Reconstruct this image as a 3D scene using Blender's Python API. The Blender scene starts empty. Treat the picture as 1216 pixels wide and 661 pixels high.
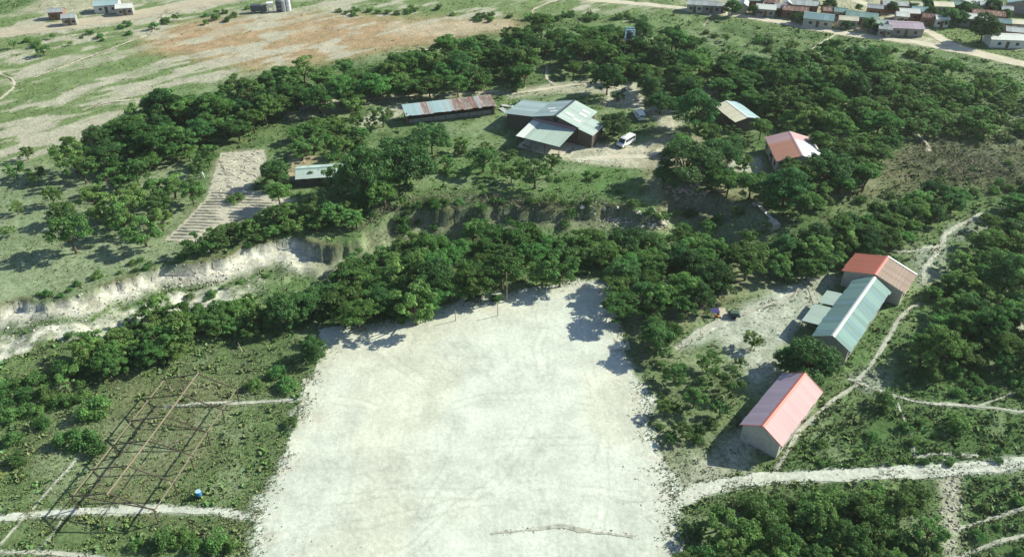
import bpy, math, random
import numpy as np
from mathutils import Vector

random.seed(7); rng = np.random.default_rng(11)
R = math.radians
scene = bpy.context.scene
C = scene.collection

# ------------------------------------------------------------------ camera, light, exposure
FPX, PITCH, CAMH, PW, PH = 950.0, 36.0, 87.0, 1216.0, 661.0
cam_d = bpy.data.cameras.new('camera'); cam = bpy.data.objects.new('camera', cam_d); C.objects.link(cam)
cam.location = (0, 0, CAMH); cam.rotation_euler = (R(90 - PITCH), 0, 0)
cam_d.sensor_width = 36.0; cam_d.lens = 36.0 * FPX / PW; cam_d.clip_start = 0.5; cam_d.clip_end = 9000
scene.camera = cam
SUN_AZ, SUN_EL = 20.0, 32.0            # azimuth measured from +X towards +Y
world = bpy.data.worlds.new('World'); scene.world = world; world.use_nodes = True
wn = world.node_tree.nodes; wl = world.node_tree.links; wn.clear()
sky = wn.new('ShaderNodeTexSky'); sky.sky_type = 'NISHITA'; sky.sun_disc = False
sky.sun_elevation = R(SUN_EL); sky.sun_rotation = R(90 - SUN_AZ); sky.altitude = 1100
bg = wn.new('ShaderNodeBackground'); bg.inputs[1].default_value = 0.10
wo = wn.new('ShaderNodeOutputWorld'); wl.new(sky.outputs[0], bg.inputs[0]); wl.new(bg.outputs[0], wo.inputs[0])
sun_d = bpy.data.lights.new('sun', 'SUN'); sun = bpy.data.objects.new('sun', sun_d); C.objects.link(sun)
sun_d.energy = 4.7; sun_d.angle = R(0.5); sun_d.color = (1.0, 0.98, 0.82)
sdir = Vector((math.cos(R(SUN_EL)) * math.cos(R(SUN_AZ)), math.cos(R(SUN_EL)) * math.sin(R(SUN_AZ)), math.sin(R(SUN_EL))))
sun.rotation_euler = sdir.to_track_quat('Z', 'Y').to_euler(); sun.location = (60, 60, 200)
vs = scene.view_settings; vs.view_transform = 'Standard'; vs.look = 'None'; vs.gamma = 1.0; vs.use_curve_mapping = False
vs.exposure = 0.68

# ------------------------------------------------------------------ pixel direction -> place on the ground
_s, _c = math.sin(R(PITCH)), math.cos(R(PITCH))
def P(px, py, z=0.0):
    u = (px - PW / 2) / FPX; v = (py - PH / 2) / FPX
    t = (CAMH - z) / (_s + v * _c)
    return np.array([t * u, t * (_c - v * _s), z])
def depth(y, z=0.0): return y * _c + (CAMH - z) * _s
def PP(pts, z=0.0): return np.array([P(a, b, z)[:2] for a, b in pts])

# ------------------------------------------------------------------ noise and polygon helpers
_tab = rng.random((8, 256, 256))
def vnoise(x, y, k=0):
    t = _tab[k % 8]
    xi = np.floor(x).astype(int); yi = np.floor(y).astype(int); fx = x - xi; fy = y - yi
    fx = fx * fx * (3 - 2 * fx); fy = fy * fy * (3 - 2 * fy)
    a = t[yi % 256, xi % 256]; b = t[yi % 256, (xi + 1) % 256]; c = t[(yi + 1) % 256, xi % 256]; d = t[(yi + 1) % 256, (xi + 1) % 256]
    return (a * (1 - fx) + b * fx) * (1 - fy) + (c * (1 - fx) + d * fx) * fy
def fbm(x, y, s, oct=4, k=0):
    r = 0; a = 1; tot = 0
    for i in range(oct):
        r = r + a * vnoise(x / s + 17.3 * i, y / s + 5.1 * i, k + i); tot += a; a *= .5; s *= .5
    return r / tot
def seg_dist(x, y, poly, closed):
    best = np.full(x.shape, 1e9); sgn = np.zeros(x.shape)
    n = len(poly)
    for i in range(n if closed else n - 1):
        a = poly[i]; b = poly[(i + 1) % n]; e = b - a; L2 = e @ e + 1e-9
        t = np.clip(((x - a[0]) * e[0] + (y - a[1]) * e[1]) / L2, 0, 1)
        dx = x - a[0] - t * e[0]; dy = y - a[1] - t * e[1]; d = np.hypot(dx, dy)
        cr = e[0] * (y - a[1]) - e[1] * (x - a[0])
        m = d < best - 1e-9
        best = np.where(m, d, best); sgn = np.where(m, np.sign(cr), sgn)
    return best, sgn
def inside(x, y, poly):
    r = np.zeros(np.shape(x), bool); n = len(poly)
    for i in range(n):
        a = poly[i]; b = poly[(i + 1) % n]
        if a[1] == b[1]: continue
        c = ((a[1] > y) != (b[1] > y)) & (x < (b[0] - a[0]) * (y - a[1]) / (b[1] - a[1]) + a[0])
        r ^= c
    return r
def sdf(x, y, poly):                      # negative inside
    d, _ = seg_dist(x, y, poly, True)
    return np.where(inside(x, y, poly), -d, d)
def sstep(a, b, v):
    t = np.clip((v - a) / (b - a), 0, 1); return t * t * (3 - 2 * t)

# ------------------------------------------------------------------ relief: an erosion gully crosses level ground
RIM = PP([(-260, 405), (-100, 383), (0, 366), (60, 354), (104, 346), (118, 336), (145, 332), (178, 318), (192, 312), (225, 310), (266, 306),
          (296, 297), (318, 292), (343, 289), (400, 291), (428, 286), (440, 268), (470, 256), (500, 247), (540, 243), (600, 243), (640, 247),
          (700, 247), (735, 243), (760, 254), (785, 256), (800, 234), (850, 232), (893, 240), (912, 252), (935, 262), (975, 262)])
PITCH_POLY = PP([(385, 394), (440, 386), (505, 376), (528, 364), (560, 358), (600, 348), (640, 341), (690, 331), (722, 335), (728, 360), (738, 395), (745, 430),
                 (768, 470), (772, 505), (776, 540), (796, 575), (806, 600), (798, 630), (806, 690), (806, 760), (292, 760), (296, 661), (304, 625), (302, 600), (330, 560),
                 (350, 515), (360, 472), (374, 440), (386, 412)])
def gully(x, y):
    wob = (fbm(x, y, 9, 3, 1) - .5) * 5.5 + (fbm(x, y, 2.2, 3, 3) - .5) * 2.4
    d, s = seg_dist(x, y, RIM, False)
    d = np.where(s < 0, d, -d) + wob        # positive south of the rim
    D = (2.5 + 1.3 * sstep(-45, -30, x)) * sstep(62, 40, x) * (0.45 + 1.1 * fbm(x, y, 14, 3, 5))
    prof = sstep(0, 1.0, d) * .72 + sstep(1.0, 6.5, d) * .28
    rise = sstep(11, 27, d)
    return -D * prof * (1 - rise), d
def height_raw(x, y):
    g, d = gully(x, y)
    amp = .30 * (fbm(x, y, 6, 3, 2) - .5) + .5 * (fbm(x, y, 40, 2, 4) - .5)
    flat = sstep(-1.5, 3, sdf(x, y, PITCH_POLY))
    rough = sstep(1, 4, d) * sstep(26, 18, d) * (fbm(x, y, 3, 3, 6) - .5) * (1.4 - .9 * sstep(-44, -56, x))
    return g + amp * (.12 + .88 * flat) + rough

# one ground sheet, fine where it is near, running out to the horizon
us = np.concatenate([-np.geomspace(14, 1.02, 14), np.linspace(-1, 1, 560), np.geomspace(1.02, 14, 14)])
near = 46 + np.cumsum(np.linspace(.26, 1.05, 400)); near = near[near < 330]
ys = np.concatenate([[-2500, -700, -200, -40, 10, 35], near, near[-1] + np.geomspace(3, 4200, 16)])
HWY = lambda y: 58 + np.clip(y - 30, 0, None) * .64
XX = us[None, :] * HWY(ys)[:, None]; YY = np.repeat(ys[:, None], len(us), 1)
ZZ = height_raw(XX, YY)
far = (np.abs(us)[None, :] > 1) | (YY > 340) | (YY < 40)
ZZ = np.where(far & ((YY > 345) | (YY < 40)), 0.0, ZZ)
def H(x, y):
    x = np.asarray(x, float); y = np.asarray(y, float)
    fj = np.interp(y, ys, np.arange(len(ys))); fi = np.interp(x / HWY(y), us, np.arange(len(us)))
    j = np.clip(fj.astype(int), 0, len(ys) - 2); i = np.clip(fi.astype(int), 0, len(us) - 2); a = fi - i; b = fj - j
    return (ZZ[j, i] * (1 - a) + ZZ[j, i + 1] * a) * (1 - b) + (ZZ[j + 1, i] * (1 - a) + ZZ[j + 1, i + 1] * a) * b
def G(px, py):                              # pixel -> point on the real ground
    z = 0.0
    for _ in range(4):
        q = P(px, py, z); z = float(H(q[0], q[1]))
    return np.array([q[0], q[1], z])
def crown_pt(px, py, ch):                   # ground point under something whose middle, ch above the ground, shows at a pixel
    z = 0.0
    for _ in range(4):
        q = P(px, py, z + ch); z = float(H(q[0], q[1]))
    return np.array([q[0], q[1], z])

# ------------------------------------------------------------------ what the ground is made of (albedo, with shade tinted into the central gully)
ROADS = {  # name: (pixel polyline, width m)
 'dirt_road_left': ([(-80, 622), (0, 615), (60, 608), (150, 605), (205, 603), (260, 607), (320, 616)], 1.1),
 'dirt_road_right': ([(770, 618), (800, 598), (835, 580), (890, 569), (1000, 562), (1100, 559), (1160, 555), (1230, 548), (1330, 538)], 1.9),
 'dirt_road_far_right': ([(600, -12), (680, -2), (740, 3), (800, 9), (900, 22), (1000, 40), (1080, 50), (1130, 59), (1216, 77), (1300, 95)], 3.8),
 'dirt_road_village': ([(960, -22), (1015, 1), (1050, 14), (1075, 24), (1110, 42), (1135, 55), (1216, 76), (1300, 98)], 3.8),
 'dirt_road_far_left': ([(-80, 54), (0, 41), (60, 33), (130, 23), (200, 11), (260, 1), (330, -12)], 9.0),
}
PATHS = [([(-20, 655), (40, 655), (90, 658), (160, 668)], .8), ([(195, 483), (235, 479), (300, 477), (365, 474)], .8),
 ([(1058, 468), (1100, 478), (1165, 483), (1216, 490), (1280, 497)], .75), ([(1162, 482), (1190, 472), (1230, 458)], .5),
 ([(922, 556), (935, 535), (952, 508), (985, 478), (1018, 456)], .8), ([(1010, 450), (1040, 462), (1062, 470)], .9),
 ([(1018, 452), (1040, 425), (1056, 398), (1068, 378), (1080, 366), (1090, 361)], .8), ([(1068, 300), (1095, 297), (1118, 291), (1122, 278), (1138, 268), (1165, 254)], 1.0),
 ([(1122, 290), (1108, 305), (1098, 318), (1096, 335)], .9), ([(806, 412), (835, 392), (860, 380), (900, 366), (935, 352), (958, 330)], 1.5),
 ([(948, 326), (960, 340), (966, 356), (968, 362)], .9), ([(0, 645), (18, 625), (32, 612), (48, 592), (90, 545)], .45), ([(40, 660), (60, 636), (75, 612)], .4),
 ([(1086, 540), (1083, 520), (1072, 494), (1066, 478)], .4), ([(1084, 543), (1110, 539), (1160, 541)], .5), ([(1135, 628), (1170, 617), (1216, 603), (1260, 590)], .55),
 ([(1120, 668), (1160, 652), (1195, 640), (1240, 630)], .6), ([(605, 112), (640, 107), (680, 101), (712, 99)], 1.6), ([(650, 78), (649, 92), (660, 102)], .9),
 ([(340, 137), (360, 128), (385, 120), (425, 116)], 1.6), ([(430, 118), (480, 114), (540, 112), (590, 108)], 1.3), ([(964, 58), (978, 50), (994, 40)], .9), ([(836, 30), (842, 22), (845, 14)], .7),
 ([(200, 12), (182, 32), (178, 40), (120, 62), (40, 92)], .9), ([(0, 88), (14, 94), (16, 104), (0, 118)], .9), ([(470, 62), (520, 58), (580, 53)], .8), ([(632, 22), (634, 12), (650, 4), (668, 0)], .8),
 ([(1090, 160), (1100, 170), (1104, 180)], 1.2), ([(690, 190), (730, 186), (765, 186), (790, 176), (812, 166)], 2.2), ([(100, 130), (130, 122), (180, 116)], .8)]
PATHS_W = [(PP(a), w * .72) for a, w in PATHS]
ROADS_W = {k: (PP(a), w) for k, (a, w) in ROADS.items()}
WHITE = np.array([.585, .62, .525]); TAN = np.array([.42, .37, .27]); PINK = np.array([.43, .275, .175]); GREEN = np.array([.125, .175, .07])
DARKG = np.array([.074, .124, .046]); GREY = np.array([.215, .265, .155]); LAWN = np.array([.095, .175, .055]); BROWN = np.array([.118, .120, .064]); BANK = np.array([.64, .615, .52])
AREAS = [ # (pixel polygon, colour, softness m, strength, vegetation)
 ([(-200, 20), (0, 20), (300, -20), (760, -20), (780, 14), (600, 25), (560, 42), (440, 64), (330, 84), (210, 108), (120, 150), (60, 190), (-200, 250)], GREEN * 1.25, 4, 1, .25),
 ([(176, 36), (250, 22), (380, 14), (480, 22), (610, 22), (620, 34), (560, 40), (520, 52), (400, 70), (300, 84), (230, 70), (170, 60)], PINK, 7, .85, .08),
 ([(460, 28), (600, 22), (608, 34), (540, 42), (470, 44)], TAN * 1.1, 3, .7, .05),
 ([(-200, 170), (60, 195), (140, 190), (225, 190), (235, 240), (205, 290), (120, 335), (0, 364), (-200, 390)], GREY, 5, .9, .35),
 ([(-100, 330), (0, 310), (120, 290), (200, 285), (196, 305), (100, 340), (0, 362), (-100, 380)], GREY * 1.15, 3, .7, .25),
 ([(480, 215), (520, 190), (600, 185), (680, 190), (760, 200), (770, 250), (700, 246), (600, 242), (500, 246), (482, 245)], LAWN, 1.5, .95, .5),
 ([(485, 130), (600, 130), (600, 175), (520, 200), (480, 180)], LAWN * .95 + TAN * .12, 3, .8, .4),
 ([(640, 172), (700, 168), (755, 172), (800, 160), (830, 165), (820, 190), (760, 200), (700, 195), (650, 188)], TAN * .8 + WHITE * .3, 1.2, .95, .06),
 ([(720, 98), (760, 98), (765, 125), (800, 130), (810, 150), (800, 160), (760, 130), (715, 125)], TAN * .8 + WHITE * .35, 1.2, .95, .04),
 ([(780, 150), (860, 170), (920, 195), (920, 240), (850, 235), (780, 250), (760, 200)], BROWN + TAN * .3, 3, .8, .2),
 ([(600, 118), (620, 104), (700, 94), (722, 96), (720, 112), (650, 112)], TAN * .7 + WHITE * .3, 1, .7, .1), ([(425, 150), (445, 128), (480, 122), (482, 136), (440, 152)], TAN * .6 + WHITE * .4, 1, .8, .1), ([(1192, 345), (1216, 332), (1240, 340), (1240, 400), (1200, 402)], WHITE * .8, 1.2, .8, .1),
 ([(800, 100), (850, 92), (862, 108), (820, 116)], TAN * .8 + WHITE * .2, 1.5, .8, .1), ([(940, 196), (1000, 205), (1040, 200), (1070, 172), (1100, 168), (1090, 190), (1040, 225), (960, 240)], TAN * .5 + BROWN * .4, 2, .6, .3), ([(985, 88), (1060, 92), (1070, 108), (1000, 112)], TAN * .6 + WHITE * .2, 2, .6, .2),
 ([(870, 190), (905, 185), (900, 205), (850, 205)], WHITE * .8, 1, .8, .05),
 ([(1085, 165), (1150, 158), (1216, 160), (1300, 165), (1300, 235), (1200, 232), (1130, 222), (1075, 225), (1050, 205)], BROWN * .9, 4, .95, .75),
 ([(1000, 205), (1075, 190), (1080, 232), (1000, 250)], BROWN * 1.0 + TAN * .08, 3, .85, .6),
 ([(810, 415), (860, 372), (930, 340), (985, 322), (1000, 330), (955, 385), (935, 410), (925, 440), (895, 470), (880, 440), (850, 400)], WHITE * .72 + TAN * .1, 1.6, .92, .12),
 ([(1085, 300), (1130, 292), (1125, 330), (1100, 345), (1085, 340)], WHITE * .7, 1.2, .55, .3),
 ([(1125, 265), (1168, 252), (1178, 275), (1150, 285), (1120, 285)], WHITE * .65, 1.2, .5, .35),
 ([(1000, 445), (1050, 432), (1062, 450), (1050, 468), (1020, 462)], WHITE * .6, 1.5, .6, .4),
 ([(1112, 553), (1140, 553), (1146, 600), (1138, 661), (1138, 700), (1110, 700), (1116, 600)], TAN * .55 + WHITE * .35, .8, .85, .15),
 ([(775, 500), (800, 520), (840, 530), (880, 500), (900, 480), (925, 440), (905, 520), (900, 558), (850, 575), (800, 590)], TAN * .45 + WHITE * .4, 1.5, .8, .2),
 ([(-60, 395), (60, 392), (180, 395), (385, 395), (372, 440), (355, 500), (330, 560), (300, 605), (300, 661), (290, 760), (-60, 760)], DARKG * .95 + BROWN * .4, 2, .92, .75),
 ([(150, 450), (290, 450), (200, 610), (70, 610)], BROWN * 1.45, 3, .7, .36),
 ([(70, 490), (220, 520), (210, 560), (60, 570)], GREY * 1.25, 4, .35, .5),
 ([(930, 500), (1000, 480), (1216, 495), (1216, 550), (1000, 556), (930, 552)], LAWN * .8, 2, .9, .9),
 ([(1060, 440), (1300, 440), (1300, 490), (1060, 470)], LAWN * .85, 2, .8, .8),
 ([(1140, 575), (1300, 560), (1300, 760), (1140, 760)], LAWN * .8, 1, .9, .9),
 ([(800, 640), (830, 600), (920, 575), (1110, 578), (1118, 760), (800, 760)], DARKG, 1.5, .95, .9),
 ([(775, 420), (810, 415), (880, 430), (880, 500), (840, 550), (790, 560), (770, 500)], DARKG + TAN * .22, 2, .8, .6),
 ([(735, 300), (930, 290), (940, 330), (850, 365), (800, 410), (760, 430), (735, 380)], BROWN + TAN * .3, 2, .7, .1),
 ([(195, 285), (245, 235), (262, 180), (316, 176), (318, 198), (295, 225), (350, 236), (350, 248), (262, 266), (232, 288)], TAN * .62 + WHITE * .16, .8, .95, .04),
 ([(345, 185), (370, 175), (378, 190), (350, 215), (338, 210)], PINK * .8 + WHITE * .2, 1, .8, .05),
 ([(320, 125), (420, 112), (600, 106), (600, 112), (430, 124), (345, 145)], TAN * .9 + WHITE * .15, 1, .55, .1),
 ([(760, 10), (1216, 70), (1300, 70), (1300, -20), (700, -20)], GREEN * 1.2, 3, .9, .4),
 ([(800, -12), (1050, -12), (1085, 40), (1050, 46), (900, 18), (810, 6)], TAN + WHITE * .12, 3, .75, .1),
 ([(1090, 42), (1140, 55), (1180, 68), (1120, 58), (1080, 49)], TAN * 1.1 + WHITE * .15, 1.5, .85, .02),
 ([(1160, 40), (1216, 45), (1216, 60), (1175, 55)], TAN + WHITE * .2, 2, .6, .1),
 ([(20, 14), (60, 18), (160, 8), (150, -10), (60, -5)], TAN + WHITE * .1, 3, .8, .1),
]
AREAS_W = [(PP(a), c, s, k, v) for a, c, s, k, v in AREAS]
_sd = P(300, 60)[:2] - P(0, 130)[:2]; _sd /= np.hypot(*_sd)
STR_POLY = AREAS_W[0][0]
def ground_colour(x, y):
    n1 = fbm(x, y, 14, 4, 0); n2 = fbm(x, y, 4, 4, 2); n3 = fbm(x, y, 1.3, 2, 5)
    col = (DARKG * 1.25)[None, :] * (.75 + .5 * n1)[:, None] + BROWN[None, :] * (.45 * sstep(.45, .65, n2))[:, None]
    veg = np.full(x.shape, .55)
    edge = (n2 - .5) * 5 + (n3 - .5) * 2.2
    for poly, c, s, k, v in AREAS_W:
        d = sdf(x, y, poly) + edge * min(1.0, s / 2.0)
        w = k * sstep(s, -s, d) * (.72 + .5 * (n3 - .3))
        w = np.clip(w, 0, 1); col = col * (1 - w[:, None]) + c[None, :] * w[:, None]; veg = veg * (1 - w) + v * w
    bare = sstep(.56, .68, fbm(x, y, 6.5, 4, 7)) * .34 * (veg > .3); col = col * (1 - bare[:, None]) + (GREY * 1.1 + TAN * .12)[None, :] * bare[:, None]; veg *= 1 - .7 * bare
    # striped dry grass of the open field, stripes running along the slope
    a = x * _sd[0] + y * _sd[1]; b = -x * _sd[1] + y * _sd[0]
    st = fbm(a / 3.0, b, 3.2, 5, 3); st2 = fbm(a / 7, b, 8, 3, 6)
    w = sstep(4, -6, sdf(x, y, STR_POLY)) * sstep(.49, .60, st * .6 + st2 * .4) * .95
    w = np.clip(w * (.55 + 1.3 * sstep(.36, .6, fbm(x, y, 16, 4, 1))), 0, .9)
    tan2 = TAN * .92 + np.array([.02, .05, .05])
    col = col * (1 - w[:, None]) + tan2[None, :] * w[:, None]; veg *= 1 - .8 * w
    # erosion gully: pale banks and floor, darker brown line along the rim
    _, d = gully(x, y)
    bank = sstep(-.1, .5, d) * sstep(5.5, 2.5, d + (n2 - .5) * 4) * sstep(60, 45, x)
    mid = sstep(-45, -32, x); bank = bank * (1 - .35 * mid)
    bc = BANK[None, :] * (.40 + .95 * fbm(x, y, 2.6, 4, 3))[:, None]
    bc = bc * (1 - (.75 * mid)[:, None]) + (BROWN * 1.2)[None, :] * (.75 * mid)[:, None]  # brown tint puts the shade of the central gully into the bank colour
    w = np.clip(bank * (.8 + .6 * (n2 - .4)), 0, 1); col = col * (1 - w[:, None]) + bc * w[:, None]; veg *= 1 - .85 * w
    fl = sstep(5.5, 7.5, d + (n2 - .5) * 6) * sstep(13.0, 10.5, d + (n2 - .5) * 8) * sstep(-44, -56, x) * (.55 + .45 * sstep(.3, .55, n3))
    col = col * (1 - fl[:, None]) + (WHITE * .55 + TAN * .45)[None, :] * (.8 + .45 * n3)[:, None] * fl[:, None]; veg *= 1 - .95 * fl
    rim = sstep(-2.6, -.4, d) * sstep(.5, 0, d) * sstep(.35, .55, n2) * .8
    col = col * (1 - rim[:, None]) + BROWN[None, :] * rim[:, None]
    # sand spread over the edges of the pitch, the roads and the paths
    sp = sstep(1.2, -.4, sdf(x, y, PITCH_POLY) + edge * .7)
    for poly, wd in list(ROADS_W.values()) + PATHS_W:
        dd, _ = seg_dist(x, y, poly, False)
        sp = np.maximum(sp, sstep(wd * .5 + min(.5, wd * .4), wd * .5 - min(.25, wd * .3), dd + edge * min(.2, wd * .15)) * .75)
    tone = sstep(150, 215, y)[:, None]
    sc = WHITE[None, :] * (1 - tone) + (TAN * 1.0 + WHITE * .2)[None, :] * tone
    sp = np.clip(sp, 0, 1); col = col * (1 - sp[:, None]) + sc * sp[:, None]; veg *= 1 - sp
    col = col * (.84 + .32 * n3)[:, None]
    return np.clip(col, .01, .8), np.clip(veg, 0, 1)

# ------------------------------------------------------------------ materials
def new_mat(name):
    m = bpy.data.materials.new(name); m.use_nodes = True
    nt = m.node_tree; b = nt.nodes['Principled BSDF']; b.inputs['Specular IOR Level'].default_value = .25
    return m, nt, b
def N(nt, t, **kw):
    n = nt.nodes.new(t)
    for k, v in kw.items(): setattr(n, k, v)
    return n
def surf(name, col, rough=.85, var=.35, scale=3.0, metal=0.0, bump=0.0, stretch=None, rand=0.0, dirt=None):
    """colour broken by noise, by a per-object random and optionally by a second dirt colour"""
    m, nt, b = new_mat(name); L = nt.links
    tc = N(nt, 'ShaderNodeTexCoord'); mp = N(nt, 'ShaderNodeMapping'); L.new(tc.outputs['Object'], mp.inputs[0])
    if stretch: mp.inputs['Scale'].default_value = stretch
    no = N(nt, 'ShaderNodeTexNoise'); no.inputs['Scale'].default_value = scale; no.inputs['Detail'].default_value = 6; no.inputs['Roughness'].default_value = .65
    L.new(mp.outputs[0], no.inputs['Vector'])
    oi = N(nt, 'ShaderNodeObjectInfo')
    mr = N(nt, 'ShaderNodeMapRange'); mr.inputs[3].default_value = 1 - var; mr.inputs[4].default_value = 1 + var
    mr.inputs[1].default_value = .25; mr.inputs[2].default_value = .75; L.new(no.outputs[0], mr.inputs[0])
    m2 = N(nt, 'ShaderNodeMapRange'); m2.inputs[3].default_value = 1 - rand; m2.inputs[4].default_value = 1 + rand; L.new(oi.outputs['Random'], m2.inputs[0])
    mu = N(nt, 'ShaderNodeMath', operation='MULTIPLY'); L.new(mr.outputs[0], mu.inputs[0]); L.new(m2.outputs[0], mu.inputs[1])
    base = N(nt, 'ShaderNodeRGB'); base.outputs[0].default_value = (*col, 1); src = base.outputs[0]
    if dirt is not None:
        dn = N(nt, 'ShaderNodeTexNoise'); dn.inputs['Scale'].default_value = scale * .45; dn.inputs['Detail'].default_value = 8; dn.inputs['Roughness'].default_value = .7
        off = N(nt, 'ShaderNodeVectorMath', operation='ADD'); L.new(mp.outputs[0], off.inputs[0]); L.new(oi.outputs['Random'], off.inputs[1]); L.new(off.outputs[0], dn.inputs['Vector'])
        cr = N(nt, 'ShaderNodeMapRange'); cr.inputs[1].default_value = dirt[1]; cr.inputs[2].default_value = dirt[1] + .12; cr.inputs[4].default_value = dirt[2]; L.new(dn.outputs[0], cr.inputs[0])
        mx = N(nt, 'ShaderNodeMix', data_type='RGBA'); L.new(cr.outputs[0], mx.inputs[0]); L.new(src, mx.inputs[6]); mx.inputs[7].default_value = (*dirt[0], 1); src = mx.outputs[2]
    vm = N(nt, 'ShaderNodeVectorMath', operation='SCALE'); L.new(src, vm.inputs[0]); L.new(mu.outputs[0], vm.inputs['Scale']); L.new(vm.outputs[0], b.inputs['Base Color'])
    b.inputs['Roughness'].default_value = rough; b.inputs['Metallic'].default_value = metal
    if bump:
        bp = N(nt, 'ShaderNodeBump'); bp.inputs['Strength'].default_value = .6; bp.inputs['Distance'].default_value = bump; L.new(no.outputs[0], bp.inputs['Height']); L.new(bp.outputs[0], b.inputs['Normal'])
    return m
def ground_mat(name, attr=None, col=None, speckle=.5, bump=.15, track=False):
    m, nt, b = new_mat(name); L = nt.links
    tc = N(nt, 'ShaderNodeTexCoord')
    if attr: a = N(nt, 'ShaderNodeAttribute', attribute_name=attr); src = a.outputs['Color']
    else: a = N(nt, 'ShaderNodeRGB'); a.outputs[0].default_value = (*col, 1); src = a.outputs[0]
    def noise(scale, detail, rough, stretch=None, rot=0):
        v = tc.outputs['Object']
        if stretch:
            mp = N(nt, 'ShaderNodeMapping'); mp.inputs['Scale'].default_value = stretch; mp.inputs['Rotation'].default_value = (0, 0, rot); L.new(v, mp.inputs[0]); v = mp.outputs[0]
        n = N(nt, 'ShaderNodeTexNoise'); n.inputs['Scale'].default_value = scale; n.inputs['Detail'].default_value = detail; n.inputs['Roughness'].default_value = rough; L.new(v, n.inputs['Vector']); return n
    n1 = noise(1.6, 6, .7); n2 = noise(.22, 5, .6)
    mr = N(nt, 'ShaderNodeMapRange'); mr.inputs[1].default_value = .3; mr.inputs[2].default_value = .7; mr.inputs[3].default_value = 1 - speckle; mr.inputs[4].default_value = 1 + speckle; L.new(n1.outputs[0], mr.inputs[0])
    mr2 = N(nt, 'ShaderNodeMapRange'); mr2.inputs[1].default_value = .3; mr2.inputs[2].default_value = .7; mr2.inputs[3].default_value = .86; mr2.inputs[4].default_value = 1.12; L.new(n2.outputs[0], mr2.inputs[0])
    mu = N(nt, 'ShaderNodeMath', operation='MULTIPLY'); L.new(mr.outputs[0], mu.inputs[0]); L.new(mr2.outputs[0], mu.inputs[1]); fac = mu.outputs[0]
    hsrc = n1.outputs[0]
    if track:   # wheel tracks and dusty drifts on the pitch
        for (st, rot, lo, hi, dark) in (((.05, .32, 1), R(-9), .52, .66, .90), ((.07, .5, 1), R(14), .56, .66, .92), ((.9, .12, 1), R(4), .56, .70, .94), ((.35, .35, 1), 0, .50, .70, .93)):
            t = noise(1.0, 6, .68, st, rot); t.inputs['Distortion'].default_value = .8; r = N(nt, 'ShaderNodeMapRange'); r.inputs[1].default_value = lo; r.inputs[2].default_value = hi; r.inputs[3].default_value = 1; r.inputs[4].default_value = dark; L.new(t.outputs[0], r.inputs[0])
            k = N(nt, 'ShaderNodeMath', operation='MULTIPLY'); L.new(fac, k.inputs[0]); L.new(r.outputs[0], k.inputs[1]); fac = k.outputs[0]
        wn_ = noise(.09, 4, .55); cr = N(nt, 'ShaderNodeMapRange'); cr.inputs[1].default_value = .42; cr.inputs[2].default_value = .62; L.new(wn_.outputs[0], cr.inputs[0])
        mx = N(nt, 'ShaderNodeMix', data_type='RGBA'); L.new(cr.outputs[0], mx.inputs[0]); L.new(src, mx.inputs[6]); mx.inputs[7].default_value = (col[0] * .99, col[1] * .94, col[2] * .86, 1); src = mx.outputs[2]
    vm = N(nt, 'ShaderNodeVectorMath', operation='SCALE'); L.new(src, vm.inputs[0]); L.new(fac, vm.inputs['Scale']); L.new(vm.outputs[0], b.inputs['Base Color'])
    b.inputs['Roughness'].default_value = .95; b.inputs['Specular IOR Level'].default_value = .08
    bp = N(nt, 'ShaderNodeBump'); bp.inputs['Strength'].default_value = .7; bp.inputs['Distance'].default_value = bump; L.new(hsrc, bp.inputs['Height']); L.new(bp.outputs[0], b.inputs['Normal'])
    return m
def leaf_mat(name, col, var=.30, trans=.42, hue=.03):
    m, nt, b = new_mat(name); L = nt.links
    oi = N(nt, 'ShaderNodeObjectInfo'); at = N(nt, 'ShaderNodeAttribute', attribute_name='tone')
    base = N(nt, 'ShaderNodeRGB'); base.outputs[0].default_value = (*col, 1)
    hs = N(nt, 'ShaderNodeHueSaturation'); L.new(base.outputs[0], hs.inputs['Color'])
    h = N(nt, 'ShaderNodeMapRange'); h.inputs[3].default_value = .5 - hue; h.inputs[4].default_value = .5 + hue * .6; L.new(oi.outputs['Random'], h.inputs[0]); L.new(h.outputs[0], hs.inputs['Hue'])
    w = N(nt, 'ShaderNodeTexWhiteNoise', noise_dimensions='1D'); L.new(oi.outputs['Random'], w.inputs['W'])
    v = N(nt, 'ShaderNodeMapRange'); v.inputs[3].default_value = 1 - var; v.inputs[4].default_value = 1 + var; L.new(w.outputs[0], v.inputs[0])
    mu = N(nt, 'ShaderNodeMath', operation='MULTIPLY'); L.new(v.outputs[0], mu.inputs[0]); L.new(at.outputs['Fac'], mu.inputs[1])
    L.new(mu.outputs[0], hs.inputs['Value']); L.new(hs.outputs[0], b.inputs['Base Color'])
    b.inputs['Roughness'].default_value = .6; b.inputs['Specular IOR Level'].default_value = .2
    tr = N(nt, 'ShaderNodeBsdfTranslucent'); L.new(hs.outputs[0], tr.inputs['Color'])
    ms = N(nt, 'ShaderNodeMixShader'); ms.inputs[0].default_value = trans
    out = nt.nodes['Material Output']; L.new(b.outputs[0], ms.inputs[1]); L.new(tr.outputs[0], ms.inputs[2]); L.new(ms.outputs[0], out.inputs['Surface'])
    return m
def attr_leaf_mat(name, trans=.2):
    m, nt, b = new_mat(name); L = nt.links
    at = N(nt, 'ShaderNodeAttribute', attribute_name='zone'); L.new(at.outputs['Color'], b.inputs['Base Color'])
    b.inputs['Roughness'].default_value = .8; b.inputs['Specular IOR Level'].default_value = .1
    return m

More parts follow.
